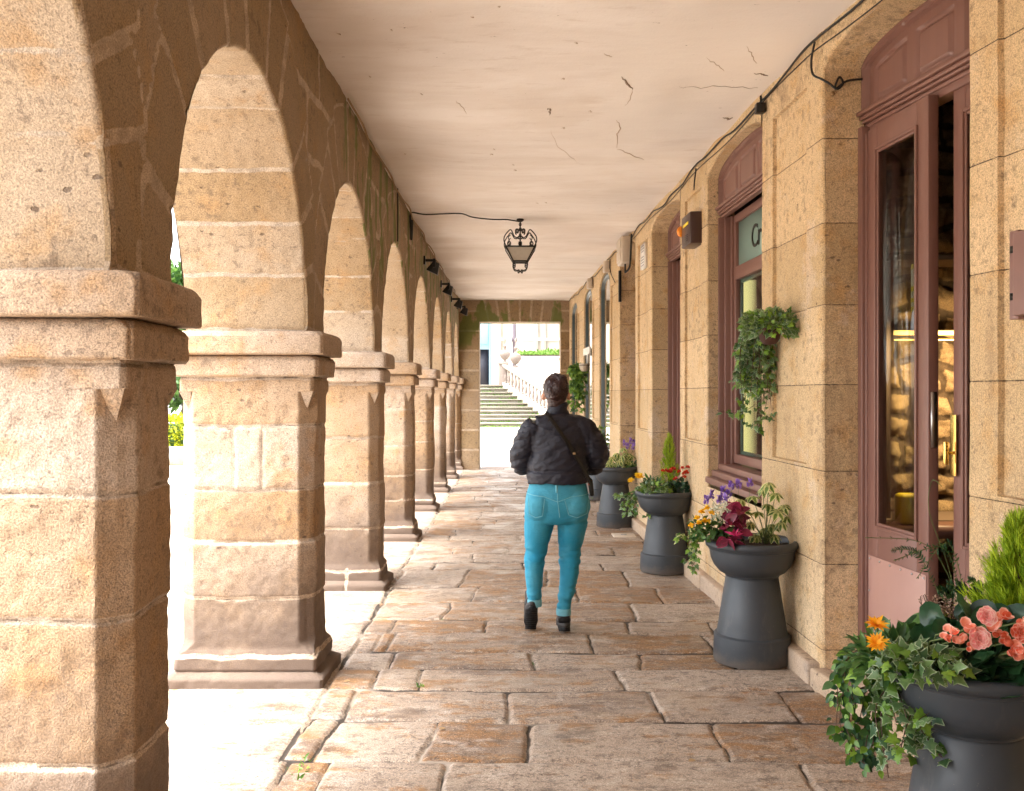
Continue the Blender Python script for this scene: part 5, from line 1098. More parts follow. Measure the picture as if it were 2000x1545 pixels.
# ---- planter 3
c = PC[2]
conifer((c[0]+.04, c[1]+.05, z0), .56, .095, 220, 'slim pointed lime conifer behind the red flowers', kseg=.8)
RF = bushy('red_begonia', (c[0]+.11, c[1]-.04, z0+.02), (.13, .12, .10), 120, OV, 'leafdark', .055, 'plant with clustered red flowers in the planter with the slim conifer', 'begonia')
for _ in range(13): m = MB(); k = 12; scatter(m, RD, np.repeat(np.array([P(ru(1296, 1346), ru(912, 940), 8.03)]), k, 0), rdir(k, (-.3, 1)), .024*ru(.6, 1.1, k)); m.build('flower', M['petal_red'], RF)
YG = bushy('yellow_gazania', (c[0]-.12, c[1]-.02, z0+.02), (.13, .10, .13), 170, LAN, 'leafmid', .06, 'bushy green plant with a single yellow flower left of the red ones', 'gazania')
daisy(YG, P(1248, 930, 7.98), .045, (-.1, -.7, .8), 'petal_yellow'); daisy(YG, P(1232, 938, 7.98), .03, (-.3, -.7, .6), 'petal_yellow')
stD = [path_px(l, 8.05, 7.82+ru(-.03, .05)) for l in ([(1260, 960), (1232, 962), (1218, 985), (1216, 1005)], [(1255, 955), (1225, 965), (1208, 965), (1212, 975)], [(1270, 960), (1250, 965), (1240, 985), (1235, 1005)], [(1300, 960), (1285, 965), (1285, 990), (1265, 1010)], [(1262, 960), (1240, 968), (1225, 990), (1222, 1008)], [(1290, 962), (1288, 980), (1280, 995), (1262, 1008)], [(1265, 955), (1245, 960), (1228, 975), (1230, 990)])]
ivy((c[0]-.1, c[1]-.15, z0), stD, 'pale edged ivy drooping over the planter with red flowers', .040, ('ivy', 'ivyfresh', 'ivy'), ((c[0]-.12, c[1]-.14, z0+.06), (.14, .08, .06), 90))
# ---- planter 4, 5
c = PC[3]
palm_leaf_plant('yellow_schefflera', (c[0], c[1], z0), pts_px([(1205, 885), (1215, 875), (1225, 885), (1195, 895), (1210, 900), (1228, 900), (1200, 905), (1220, 910), (1190, 905), (1232, 890), (1215, 890), (1186, 900), (1222, 898)], 10.85), 'bright yellow-green variegated foliage in the planter by the person', 'schefflera', .085, group='schefflera plants')
lavender((c[0]+.1, c[1]+.06, z0), pts_px([(1220, 872), (1232, 868), (1240, 873), (1236, 880), (1245, 880), (1226, 878)], 10.95), 'purple lavender at the right of the yellow-green foliage', .05, .016)
bushy('green_shrub', (PC[3][0]+.12, c[1], z0+.02), (.16, .12, .12), 120, OV, 'leafmid', .06, 'dark green leaves at the right rim of the planter by the person', 'shrub')
c = PC[4]; bushy('broom_shrub', (c[0]-.02, c[1], z0+.05), (.16, .15, .34), 420, LAN, 'ivyfresh', .085, 'tall grassy yellow-green shrub in the farthest planter', 'shrub', up=(0, 1))
stE = [path_px(l, 13.5, 13.3) for l in ([(1160, 905), (1154, 930), (1155, 960), (1153, 985)], [(1163, 905), (1157, 925), (1152, 945), (1156, 970)])]
ivy((c[0]-.1, c[1]-.15, z0), stE, 'thin ivy strands hanging from the farthest planter', .045, ('ivyfresh',))
# ---- hanging ivy on the wall
def wall_pot(nm, c, r, mat, label, grp):
    t = thing(nm, (c[0], c[1], c[2]-r), label, 'hanging pot', grp); m = MB(); m.lathe([(.001, -r*.9), (r*.55, -r*.85), (r*.9, -.4*r), (r, .1*r), (r*1.05, .6*r), (r*.97, .65*r), (r*.9, .3*r)], c, 28); m.build('bowl', M[mat], t, smooth=True, angle=50)
    m = MB(); m.tube([(c[0]+r*.8, c[1], c[2]+.3*r), (float(Xf(c[1]))+.02, c[1], c[2]+.5*r)], .008, 6); m.tube([(c[0]+r*math.cos(a_)*1.03, c[1]+r*math.sin(a_)*1.03, c[2]+.3*r) for a_ in np.linspace(0, 2*PI, 25)], .005, 5); m.build('bracket', M['iron'], t); return t
hp = (1.485, 5.46, 1.86); wall_pot('wall_pot', hp, .062, 'terracotta', 'small terracotta pot bracketed to the pilaster beside the pink door, hidden in ivy', 'pots on the wall')
sts = []
for _ in range(52):
    x0_, y0_ = ru(1465, 1545), ru(615, 665); x1_ = ru(1442, 1508); L_ = ru(.3, 1)
    sts.append(path_px([(x0_, y0_), ((x0_+x1_)/2-8, y0_+ru(-10, 25)), (x1_, 690+30*ru(0, 1)), (x1_+ru(-12, 12), 700+ru(40, 145)*L_)], 5.42+ru(-.07, .07), 5.55+ru(-.12, .1)))
sts += [path_px([(1475, 790), (1450, 805), (1425, 806), (1400, 802)], 5.5, 5.45), path_px([(1470, 720), (1450, 730), (1438, 735), (1428, 745)], 5.5, 5.45), path_px([(1480, 800), (1500, 815), (1510, 808)], 5.5, 5.5), path_px([(1480, 780), (1478, 820), (1484, 848)], 5.55, 5.5), path_px([(1500, 770), (1490, 810), (1465, 835)], 5.55, 5.5), path_px([(1465, 650), (1440, 690), (1445, 730), (1440, 740)], 5.5, 5.45)]
ivy((1.485, 5.46, 1.86), sts, 'grey-green variegated ivy cascading from a wall pot beside the pink door', .037, ('ivy', 'ivy', 'ivyfresh'), (P(1505, 640, 5.42), (.17, .14, .105), 430), dens=.62, name='hanging_ivy', group='ivy hanging on the wall')
hp = (1.19, 15.6, 1.97); wall_pot('wall_pot', hp, .085, 'cream', 'rounded cream pot bracketed to the wall beside a green arched window', 'pots on the wall')
sts = []
for _ in range(26):
    x0_ = ru(1116, 1138); sts.append(path_px([(ru(1120, 1140), ru(712, 722)), (x0_, 722), (x0_+ru(-3, 3), 750), (x0_+ru(-3, 3), 750+ru(10, 60))], 15.6+ru(-.1, .1), 15.8))
ivy((1.19, 15.6, 1.97), sts, 'fresh green ivy curtain hanging from the cream pot far along the wall', .075, ('ivyfresh', 'ivyfresh', 'leafmid'), (P(1130, 722, 15.7), (.14, .1, .09), 120), name='hanging_ivy', group='ivy hanging on the wall')
# ================================================================== PERSON
PD = 6.05; PS = F/PD
def pp(px, py, dy=0.): return ((px-1000)/PS, PD+dy, H+(HY-py)/PS)
PERS = thing('person', (pp(1088, 1235)[0], PD, .006), 'person walking away in black puffer jacket, teal jeans and black boots, hair pinned up', 'person')
def limb(m, pts, n=20, **k):
    """pts: (x,y,z,rx,ry) -> lofted closed limb following its own path"""
    c = []
    for i in range(len(pts)-1):
        p0, p1, p2, p3 = [np.array(pts[j_], float) for j_ in (max(i-1, 0), i, i+1, min(i+2, len(pts)-1))]
        for q_ in range(5): t_ = q_/5; c.append(.5*((2*p1)+(p2-p0)*t_+(2*p0-5*p1+4*p2-p3)*t_*t_+(3*p1-p0-3*p2+p3)*t_**3))
    c.append(np.array(pts[-1], float)); c = np.array(c); a = np.arange(n)*2*PI/n; rings = []
    for i in range(len(c)):
        tg = c[min(i+1, len(c)-1), :3]-c[max(i-1, 0), :3]; tg /= np.linalg.norm(tg)+1e-9
        e1 = np.array([1., 0, 0]) if abs(tg[0]) < .8 else np.array([0, 0, 1.]); e1 = e1-tg*e1.dot(tg); e1 /= np.linalg.norm(e1); e2 = np.cross(tg, e1)
        rings.append(c[i, :3]+np.cos(a)[:, None]*e1*c[i, 3]+np.sin(a)[:, None]*e2*c[i, 4])
    G = np.array(rings).transpose(1, 0, 2); b0 = m.n; m.grid(G, wrap=True); k_ = len(c)
    m.f.append(np.array([[b0+i*k_ for i in range(n)][::-1]])); m.f.append(np.array([[b0+i*k_+k_-1 for i in range(n)]])); return m
def fuse(m, name, mat, vox=.008, sm=4, par=None, disp=None, tint=None):
    me = m.mesh('tmp'); o = bpy.data.objects.new('tmp', me); COL.objects.link(o)
    r_ = o.modifiers.new('r', 'REMESH'); r_.mode = 'VOXEL'; r_.voxel_size = vox; s_ = o.modifiers.new('s', 'SMOOTH'); s_.iterations = sm; s_.factor = .5
    bpy.context.view_layer.update(); dg = bpy.context.evaluated_depsgraph_get(); m2 = bpy.data.meshes.new_from_object(o.evaluated_get(dg)); bpy.data.objects.remove(o)
    n = len(m2.vertices); co = np.zeros(n*3); m2.vertices.foreach_get('co', co); co = co.reshape(-1, 3); nn = np.zeros(n*3); m2.vertices.foreach_get('normal', nn); nn = nn.reshape(-1, 3)
    if disp is not None: co = co+nn*disp(co, nn)[:, None]
    world = co.copy()
    co = co-np.array(wloc(par)); m2.vertices.foreach_set('co', co.ravel().astype(np.float32))
    for nm in list(m2.attributes.keys()):
        if nm in ('tint', 'joint'): m2.attributes.remove(m2.attributes[nm])
    at = m2.attributes.new('tint', 'FLOAT', 'POINT'); at.data.foreach_set('value', (tint(world) if tint else np.full(n, .5)).astype(np.float32))
    m2.polygons.foreach_set('use_smooth', np.ones(len(m2.polygons), bool)); m2.materials.clear(); m2.materials.append(M[mat]); m2.name = name
    o = bpy.data.objects.new(name, m2); COL.objects.link(o); o.parent = par; m2.update(); return o
def L_(px, py, rx, ry, dy=0.): x, y, z = pp(px, py, dy); return (x, y, z, rx, ry)
# body: head, neck, trunk, arms, legs in one skin
b = MB()
b.ell(pp(1086, 762, .01), (.074, .092, .105), 24, 16); b.ell(pp(1086, 776, .06), (.055, .045, .062), 16, 12)
b.ell(pp(1086, 770, .115), (.012, .018, .018), 10, 8)           # nose
b.ell(pp(1061, 774, .015), (.012, .018, .030), 10, 8); b.ell(pp(1111, 774, .015), (.012, .018, .030), 10, 8)   # ears
b.ell(pp(1086, 783, .10), (.024, .012, .008), 10, 8); [b.ell(pp(x_, 764, .098), (.013, .010, .008), 8, 6) for x_ in (1077, 1095)]
limb(b, [L_(1087, 785, .055, .055), L_(1088, 815, .062, .062), L_(1090, 830, .14, .09), L_(1090, 880, .15, .10), L_(1089, 940, .155, .11), L_(1088, 985, .165, .12)])
limb(b, [L_(1045, 838, .05, .05), L_(1025, 880, .045, .048, .02), L_(1018, 905, .042, .042, .05), L_(1035, 900, .032, .032, .22), L_(1045, 898, .026, .03, .27)])
limb(b, [L_(1137, 838, .05, .05), L_(1158, 880, .045, .048, .02), L_(1165, 905, .042, .042, .05), L_(1145, 900, .032, .032, .22), L_(1135, 898, .026, .03, .27)])
for sx, hx in ((1, 1048), (-1, 1132)):   # hands held together in front
    hc = np.array(pp(hx, 895, .30)); b.ell(tuple(hc), (.032, .042, .02), 14, 8)
    for q_ in range(4):
        f0 = hc+np.array([sx*.02, .012*q_-.01, .0]); L0 = [.055, .062, .058, .045][q_]; limb(b, [(*f0, .009, .009), (*(f0+[sx*L0*.5, .01, .004]), .0085, .0085), (*(f0+[sx*L0, .012, -.010]), .0065, .0065)], 8)
    limb(b, [(*(hc+[0, -.02, .012]), .011, .011), (*(hc+[sx*.025, -.03, .025]), .009, .009), (*(hc+[sx*.05, -.02, .03]), .007, .007)], 8)
limb(b, [L_(1057, 985, .07, .085), L_(1050, 1040, .066, .07), L_(1046, 1085, .048, .05), L_(1046, 1120, .044, .048, -.03), L_(1045, 1165, .030, .034, -.05)])
limb(b, [L_(1117, 985, .07, .085), L_(1118, 1040, .066, .07, .03), L_(1112, 1085, .048, .05, .05), L_(1112, 1125, .044, .048, .03), L_(1103, 1180, .030, .034, .01)])
fuse(b, 'body', 'skin', .007, 3, PERS)
# hair with a pinned twist
h = MB(); h.ell(pp(1086, 759, .0), (.083, .103, .100), 24, 16); limb(h, [L_(1086, 772, .070, .055, -.03), L_(1086, 792, .050, .045, -.02), L_(1086, 800, .03, .03, -.015)]); h.ell(pp(1090, 757, -.075), (.045, .042, .062), 16, 12, rot=Matrix.Rotation(R(18), 4, 'Y')); h.ell(pp(1080, 768, -.075), (.034, .03, .05), 14, 10, rot=Matrix.Rotation(R(-30), 4, 'Y')); h.ell(pp(1097, 741, -.05), (.035, .035, .03), 14, 10)
hcx = pp(1089, 755)
def hd(co, nn): 
    a = np.arctan2(co[:, 2]-hcx[2], co[:, 0]-hcx[0]); r_ = np.hypot(co[:, 2]-hcx[2], co[:, 0]-hcx[0]); s_ = a*3+r_*60
    return .0032*vn(np.stack([s_*2.2, s_*0, r_*12], -1), 4)+.0016*vn(np.stack([s_*7, s_*0, r_*14], -1), 5)
fuse(h, 'hair', 'hair', .005, 2, PERS, hd)
hs_ = MB(); hb = BVHTree.FromObject(PERS.children[-1], bpy.context.evaluated_depsgraph_get())
for _ in range(90):
    a = ru(0, 6.28); r0, r1 = ru(.01, .05), ru(.05, .085); L_s = []
    for k_ in range(9):
        f_ = k_/8; aa = a+f_*1.1; rr = r0+(r1-r0)*f_; x_, z_ = hcx[0]+rr*math.cos(aa), hcx[2]+rr*math.sin(aa)*1.1; r_ = hb.ray_cast(Vector((x_, PD-1, z_))-Vector(wloc(PERS)), Vector((0, 1, 0)))
        if r_[0] is None: break
        q_ = r_[0]+r_[1]*.0015+Vector(wloc(PERS)); L_s.append(tuple(q_))
    if len(L_s) > 3: hs_.tube(L_s, [.0016]*len(L_s), 4)
for _ in range(14):
    a = ru(-.4, 3.5); b0 = np.array([hcx[0]+.085*math.cos(a), PD-.01, hcx[2]-.01+.095*math.sin(a)]); o_ = np.array([math.cos(a+1.2), -.2, math.sin(a+1.2)]); hs_.tube([tuple(b0), tuple(b0+o_*.02+ru(-.004, .004, 3)), tuple(b0+o_*.035+ru(-.008, .012, 3))], .0006, 3)
hs_.build('hair_strands', M['hair'], PERS, smooth=True)
# jeans
j = MB()
limb(j, [L_(1089, 934, .172, .112), L_(1089, 955, .190, .128, -.01), L_(1088, 980, .205, .142, -.02), L_(1088, 1000, .195, .13, -.02), L_(1088, 1010, .15, .10, -.01)], 32)
j.ell(pp(1058, 985, -.06), (.105, .10, .115), 20, 14); j.ell(pp(1120, 985, -.06), (.105, .10, .115), 20, 14)
limb(j, [L_(1056, 985, .100, .115), L_(1054, 1015, .100, .105), L_(1050, 1045, .086, .092), L_(1046, 1080, .067, .072, -.0), L_(1043, 1108, .061, .070, -.03), L_(1043, 1135, .053, .060, -.045), L_(1043, 1160, .044, .050, -.05), L_(1043, 1178, .043, .048, -.05)], 26)
limb(j, [L_(1119, 985, .100, .115), L_(1118, 1015, .100, .105, .01), L_(1116, 1045, .088, .094, .03), L_(1113, 1085, .070, .074, .05), L_(1113, 1112, .064, .074, .035), L_(1110, 1140, .056, .064, .02), L_(1103, 1175, .044, .050, .01), L_(1101, 1196, .042, .047, .01)], 26)
zk = H+(HY-1088)/PS; zc = H+(HY-1012)/PS; za = H+(HY-1165)/PS
def jd(co, nn):
    z = co[:, 2]; w_ = np.exp(-((z-zk)/.07)**2)+.8*np.exp(-((z-za)/.09)**2)+.6*np.exp(-((z-zc)/.05)**2)+.12
    return w_*(.0100*vn(np.stack([co[:, 0]*7, co[:, 1]*7, z*42+co[:, 0]*10], -1), 6)+.005*vn(np.stack([co[:, 0]*14, co[:, 1]*14, z*85-co[:, 0]*16], -1), 7))
def jt(w_): return np.clip(sst(.62, .95, w_[:, 2])*.75+.35*(1-sst(.25, .5, w_[:, 2]))+.5*np.exp(-((w_[:, 2]-.68)/.09)**2-((w_[:, 0]-pp(1052, 0)[0])/.05)**2), 0, 1)
JE = fuse(j, 'jeans', 'denim', .007, 5, PERS, jd, jt)
jb = BVHTree.FromObject(JE, bpy.context.evaluated_depsgraph_get()); ow = Vector(wloc(PERS))
def back(px, py, off=.002, bv=None, y0=None):
    x, y, z = pp(px, py); r_ = (bv or jb).ray_cast(Vector((x, PD-1.2, z))-ow, Vector((0, 1, 0)))
    if r_[0] is None: return (x, PD-.1, z)
    q_ = r_[0]+r_[1]*off+ow; return tuple(q_)
def seam(L, r, nm, mat, bv=None, off=.001, par=JE, n=6):
    P_ = []
    for (a0, b0), (a1, b1) in zip(L[:-1], L[1:]):
        k = max(2, int(math.hypot(a1-a0, b1-b0)/3)); P_ += [back(a0+(a1-a0)*i/k, b0+(b1-b0)*i/k, off, bv) for i in range(k)]
    P_.append(back(*L[-1], off, bv)); m = MB(); m.tube(P_, r, n); return m, P_
sm_ = MB()
for L in ([(1029, 962), (1062, 966), (1087, 975), (1112, 966), (1149, 962)], [(1087, 945), (1087, 975), (1091, 1005)], [(1031, 966), (1034, 1000), (1045, 1006), (1058, 1002), (1062, 970)], [(1100, 970), (1108, 1000), (1124, 1006), (1144, 998), (1147, 967)]):
    m, _ = seam(L, .0022, '', ''); sm_.add(np.concatenate(m.v), [tuple(q_) for f_ in m.f for q_ in f_])
sm_.build('stitched_seams', M['denimlight'], PERS, smooth=True)
for L, d_ in (([(1030, 964), (1061, 968), (1059, 1000), (1046, 1005), (1035, 999)], 0), ([(1100, 968), (1147, 965), (1144, 997), (1125, 1005), (1109, 999)], 1)):
    # pocket patch following the seat
    m = MB(); P4 = np.array(L, float); c_ = P4.mean(0); G = []
    for s in np.linspace(0, 1, 7):
        row = []
        for q_ in range(len(L)*6):
            e = q_/6; i = int(e); f_ = e-i; p_ = P4[i % len(L)]*(1-f_)+P4[(i+1) % len(L)]*f_; pp_ = c_+(p_-c_)*s*.97; row.append(back(pp_[0], pp_[1], .0035 if s < .99 else .0005))
        G.append(row)
    m.grid(np.array(G).transpose(1, 0, 2), t=.75, wrap=True); m.build('pocket', M['denim'], PERS, smooth=True)
m, _ = seam([(1085, 943), (1085, 958)], .006, '', ''); m.build('belt_loop', M['denimlight'], PERS)
for L in ([L_(1043, 1166, .047, .052, -.05), L_(1043, 1172, .049, .054, -.05), L_(1043, 1180, .048, .052, -.05)], [L_(1101, 1188, .046, .051, .01), L_(1101, 1194, .048, .053, .01), L_(1101, 1201, .047, .051, .01)]):
    m = MB(); limb(m, L, 24); m.build('turn_up', M['denimlight'], PERS, smooth=True)
# jacket
k = MB()
limb(k, [L_(1089, 786, .062, .064, .0), L_(1089, 800, .068, .070, .0), L_(1089, 810, .105, .085, .0), L_(1090, 822, .165, .10, .0), L_(1091, 850, .20, .125, .0), L_(1091, 885, .187, .132, -.005), L_(1090, 912, .192, .138, -.012), L_(1090, 932, .200, .142, -.015), L_(1090, 943, .196, .138, -.015)], 36)
limb(k, [L_(1068, 822, .055, .07, .0), L_(1043, 838, .078, .085, .0), L_(1027, 868, .082, .088, .01), L_(1018, 893, .078, .084, .03), L_(1021, 912, .065, .066, .07), L_(1030, 908, .06, .06, .15), L_(1044, 900, .050, .05, .25)], 24)
limb(k, [L_(1112, 822, .055, .07, .0), L_(1138, 838, .080, .085, .0), L_(1156, 866, .084, .088, .01), L_(1164, 890, .082, .086, .03), L_(1161, 911, .068, .068, .07), L_(1150, 905, .06, .06, .15), L_(1136, 898, .050, .05, .25)], 24)
def kd(co, nn):
    x, y, z = co.T; px_ = 1000+x*PS; py_ = HY-(z-H)*PS; d1 = (x-.29)*8+z*26; 
    f_ = .0065*vn(np.stack([x*9+z*4, y*6, z*19-(x-.29)*14], -1), 11)+.004*vn(np.stack([x*18, y*12, z*40-(x-.29)*20], -1), 12)+.0025*vn(np.stack([x*40, y*40, z*70], -1), 13)
    hem = .010*np.exp(-((py_-918)/3.)**2); col = .007*np.exp(-((py_-806)/2.5)**2)
    arm = ((px_ < 1034) | (px_ > 1152)) & (py_ > 840); q_ = np.where(arm, .007*np.abs(np.sin((z*1.0+y*.4)*52))-.004, 0)
    am = .004*np.exp(-((px_-(1037+.02*(py_-850)))/2.2)**2)*sst(835, 855, py_)*(1-sst(905, 918, py_))+.004*np.exp(-((px_-(1150-.02*(py_-850)))/2.2)**2)*sst(835, 855, py_)*(1-sst(905, 918, py_))
    return f_-hem-col+q_-am
JK = fuse(k, 'jacket', 'jacket', .0065, 12, PERS, kd)
bpy.context.view_layer.update(); kbv = BVHTree.FromObject(JK, bpy.context.evaluated_depsgraph_get())
# strap (flat band) and bag
Lp = [(1066, 805), (1072, 815), (1090, 840), (1112, 872), (1130, 902), (1146, 930), (1153, 945)]; P_ = []
for (a0, b0), (a1, b1) in zip(Lp[:-1], Lp[1:]): P_ += [(a0+(a1-a0)*i/8, b0+(b1-b0)*i/8) for i in range(8)]
P_.append(Lp[-1]); m = MB(); yy = [back(a_, b_, .008, kbv)[1] for a_, b_ in P_]; yy = [min(yy[max(0, i-3):i+4]) for i in range(len(yy))]; yy = list(np.convolve(np.pad(yy, 4, 'edge'), np.ones(9)/9, 'valid'))
G = []
for (a_, b_), y_ in zip(P_, yy):
    n_ = np.array([.80, .6])*3.8; pA = pp(a_-n_[0], b_+n_[1]); pB = pp(a_+n_[0], b_-n_[1]); G.append([(pA[0], y_-.002, pA[2]), (pB[0], y_-.002, pB[2]), (pB[0], y_+.006, pB[2]), (pA[0], y_+.006, pA[2]), (pA[0], y_-.002, pA[2])])
m.grid(np.array(G)); ST = m.build('bag_strap', M['leather'], PERS)
i_ = 27; m = MB(); c_ = pp(*P_[i_]); m.box(c_[0]-.009, c_[0]+.009, yy[i_]-.007, yy[i_]-.002, c_[2]-.008, c_[2]+.006); m.build('buckle', M['oldcable'], PERS, bevel=.002)
m = MB(); bg_ = pp(1156, 955, .02); m.hexa([(bg_[0]-.015, PD-.05, bg_[2]-.045), (bg_[0]+.012, PD-.05, bg_[2]-.04), (bg_[0]+.012, PD+.10, bg_[2]-.04), (bg_[0]-.015, PD+.10, bg_[2]-.045), (bg_[0]-.03, PD-.05, bg_[2]+.07), (bg_[0]+.0, PD-.05, bg_[2]+.07), (bg_[0]+.0, PD+.10, bg_[2]+.07), (bg_[0]-.03, PD+.10, bg_[2]+.07)]); m.build('bag', M['leather'], PERS, bevel=.01)
m = MB(); m.box(bg_[0]-.028, bg_[0]-.005, PD-.056, PD-.051, bg_[2]+.03, bg_[2]+.06); m.build('red_tag', M['petal_red'], PERS); 
# boots
def boot(base, pitch, nm, sc=1.):
    """base = sole tip contact point, boots point to +Y; pitch lifts the heel"""
    rot = Matrix.Translation(base) @ Matrix.Rotation(pitch, 4, 'X'); m = MB()
    limb(m, [(0, -.215, .09, .04, .044), (0, -.215, .12, .040, .044), (0, -.215, .145, .038, .042)], 20); limb(m, [(0, -.245, .055, .040, .036), (0, -.20, .065, .044, .045), (0, -.12, .055, .045, .038), (0, -.04, .042, .042, .026), (0, .01, .038, .030, .018)], 20); limb(m, [(0, -.21, .05, .042, .045), (0, -.215, .12, .039, .044)], 20)
    mm = MB(); 
    for q_ in range(2):
        z0_, z1_ = ((0.0, .018), (.018, .042))[q_]; n = 36; out = []
        for i in range(n):
            a = 2*PI*i/n; y_ = -.125+.160*math.sin(a); wv_ = .048-.010*math.exp(-((y_+.15)/.05)**2); out.append((wv_*math.cos(a)*(1+.02*q_), y_-.002*q_))
        tr = lambda p_: tuple(rot @ Vector(p_)); o_ = [MB()][0]
        vv = [tr((x_, y_, z0_+(.006 if (q_ == 0 and int(i/2) % 2) else 0))) for i, (x_, y_) in enumerate(out)]+[tr((x_, y_, z1_)) for x_, y_ in out]
        o_.add(vv, [(i, (i+1) % n, n+(i+1) % n, n+i) for i in range(n)]+[tuple(range(n))[::-1], tuple(range(n, 2*n))]); yield ('sole', 'midsole')[q_], o_
        if q_ == 0:
            for yq in np.arange(-.27, .02, .028): o_.hexa([tr(v_) for v_ in ((-.036, yq, -.006), (.036, yq, -.006), (.036, yq+.014, -.006), (-.036, yq+.014, -.006), (-.036, yq, .001), (.036, yq, .001), (.036, yq+.014, .001), (-.036, yq+.014, .001))])
    V = np.concatenate(m.v); V = (np.array(rot)[:3, :3]@V.T).T+np.array(rot)[:3, 3]; m2 = MB(); m2.v = [V]; m2.t = [np.concatenate(m.t)]; m2.j = [np.concatenate(m.j)]; m2.f = m.f; m2.n = m.n
    yield 'boot', m2
for base, pt in ((Vector((pp(1037, 0)[0], PD+.085, .012)), -R(38)), (Vector((pp(1102, 0)[0], PD+.22, .010)), -R(3))):
    parts = list(boot(base, pt, 'x')); B = None
    for nm, mm in parts[::-1]:
        if nm == 'boot': B = fuse(mm, 'boot', 'leather', .005, 3, PERS)
    for nm, mm in parts:
        if nm != 'boot':
            o_ = mm.build(nm, M[{'sole': 'sole', 'midsole': 'midsole'}[nm]], PERS); o_.parent = B; o_.location = (0, 0, 0)

# ================================================================== BEYOND THE END WALL: steps, balustrade, church front
m = MB(); y0 = 44.6; risers = []
for i in range(11):
    xr = 2.0-i*.235; y_ = y0+i*.42; m.box(-9, xr, y_, 50.2, -.05+.182*i, .182*(i+1)-.05); m.box(-9.02, xr+.03, y_-.11, 50.2-.001*i, .182*(i+1)-.05+.001, .182*(i+1))
STP = tag(m.build('stone_steps', M['palestone'], org=(-3, 44.6, 0)), 'broad mossy flight of pale stone steps beyond the end opening', 'steps')
m = MB(); n = 5200; i_ = rng.integers(0, 11, n); X_ = ru(-4, 2.0, n); X_ = np.minimum(X_, 2.0-i_*.235); keep = vn(np.stack([X_*1.6, i_*3., X_*0], -1), 3)+.5 > ru(0, 1.1, n)
Y_ = y0+i_*.42+ru(-.04, .05, n); Z_ = np.where(ru(0, 1, n) < .5, .182*i_, .182*i_+.0)+0*X_; pos = np.stack([X_, Y_-.06, Z_], -1)[keep]
scatter(m, LAN, pos, rdir(len(pos), (.4, 1)), ru(.05, .13, len(pos))); 
pos = np.stack([ru(-4, 3, 700), ru(43.6, 44.5, 700), np.full(700, -.02)], -1); scatter(m, LAN, pos, rdir(700, (.5, 1)), ru(.03, .08, 700))
o = m.build('step_grass', M['mossgrass'], org=(0, 46, 0)); tag(o, 'tufts of grass and moss growing along the step edges', 'grass', kind='stuff')
# balustrade sloping down to the right
BL = thing('balustrade', (-.3, 49, 2.0), 'weathered stone balustrade sloping down beside the mossy steps', 'balustrade')
A_, B_ = np.array([-.45, 49.0, 2.03]), np.array([2.15, 44.6, .30])
def sloped(m, a, b_, hw, z0, z1):
    d_ = b_-a; n_ = np.array([-d_[1], d_[0], 0])/math.hypot(d_[0], d_[1])*hw; m.hexa([tuple(a-n_+[0, 0, z0]), tuple(b_-n_+[0, 0, z0]), tuple(b_+n_+[0, 0, z0]), tuple(a+n_+[0, 0, z0]), tuple(a-n_+[0, 0, z1]), tuple(b_-n_+[0, 0, z1]), tuple(b_+n_+[0, 0, z1]), tuple(a+n_+[0, 0, z1])])
m = MB(); sloped(m, A_, B_, .17, .98, 1.10); sloped(m, A_, B_, .13, .92, .98); m.build('rail', M['palestone'], BL, bevel=.02)
m = MB(); sloped(m, A_, B_, .16, -.6, .16); m.build('base', M['palestone'], BL, bevel=.02)
BP = [(.001, 0), (.07, 0), (.07, .05), (.04, .08), (.055, .16), (.085, .26), (.075, .36), (.04, .50), (.035, .60), (.06, .64), (.045, .68), (.07, .72), (.07, .77), (.001, .77)]
for i in range(15):
    p_ = A_+(B_-A_)*(i+.7)/15.2; m = MB(); m.lathe(BP, (p_[0], p_[1], p_[2]+.155), 12); m.build('baluster', M['balus'], BL, smooth=True)
for p_, hh in ((A_, 1.12), (B_, 1.15)):
    m = MB(); x, y, z = p_; m.box(x-.22, x+.22, y-.22, y+.22, z-.3, z+hh-.1); m.box(x-.27, x+.27, y-.27, y+.27, z+hh-.1, z+hh+.02); m.build('pier', M['balus'], BL, bevel=.02)
UP = [(.001, 0), (.16, 0), (.16, .05), (.07, .09), (.06, .14), (.18, .22), (.29, .38), (.31, .50), (.27, .60), (.16, .66), (.07, .70), (.05, .80), (.09, .86), (.10, .93), (.04, 1.0), (.03, 1.2), (.06, 1.28), (.05, 1.36), (.001, 1.42)]
u_ = thing('stone_urn', (A_[0]+.08, 49.0, 3.17), 'stone urn finial left of the lamp post, on the top pier of the balustrade', 'urn', 'stone urns by the steps'); m = MB(); m.lathe([(r*.92, z*.93-.02) for r, z in UP], (A_[0]+.08, 49.0, 3.17), 20); m.build('urn_body', M['balus'], u_, smooth=True)
x_ = P(1007, 700, 50.6)[0]; u2 = thing('stone_urn', (x_, 50.6, 2.95), 'stone urn with tall stem behind and right of the first one', 'urn', 'stone urns by the steps'); m = MB(); m.lathe([(r*1.0, z*1.12) for r, z in UP], (x_, 50.6, 2.95), 20); m.build('urn_body', M['balus'], u2, smooth=True)
m = MB(); m.box(x_-.2, x_+.2, 50.4, 50.8, 0, 2.94); m.build('pier', M['palestone'], u2, bevel=.02)
x_ = P(1004.5, 640, 52.5)[0]; LPO = thing('lamp_post', (x_, 52.5, 2.0), 'dark violet iron post rising behind the stone urns', 'post'); m = MB(); m.lathe([(.001, 0), (.14, 0), (.14, .3), (.09, .4), (.10, 2.4), (.16, 2.5), (.16, 2.6), (.10, 2.7), (.095, 7.5), (.001, 7.5)], (x_, 52.5, 2.0), 14); m.build('shaft', M['postviolet'], LPO, smooth=True)
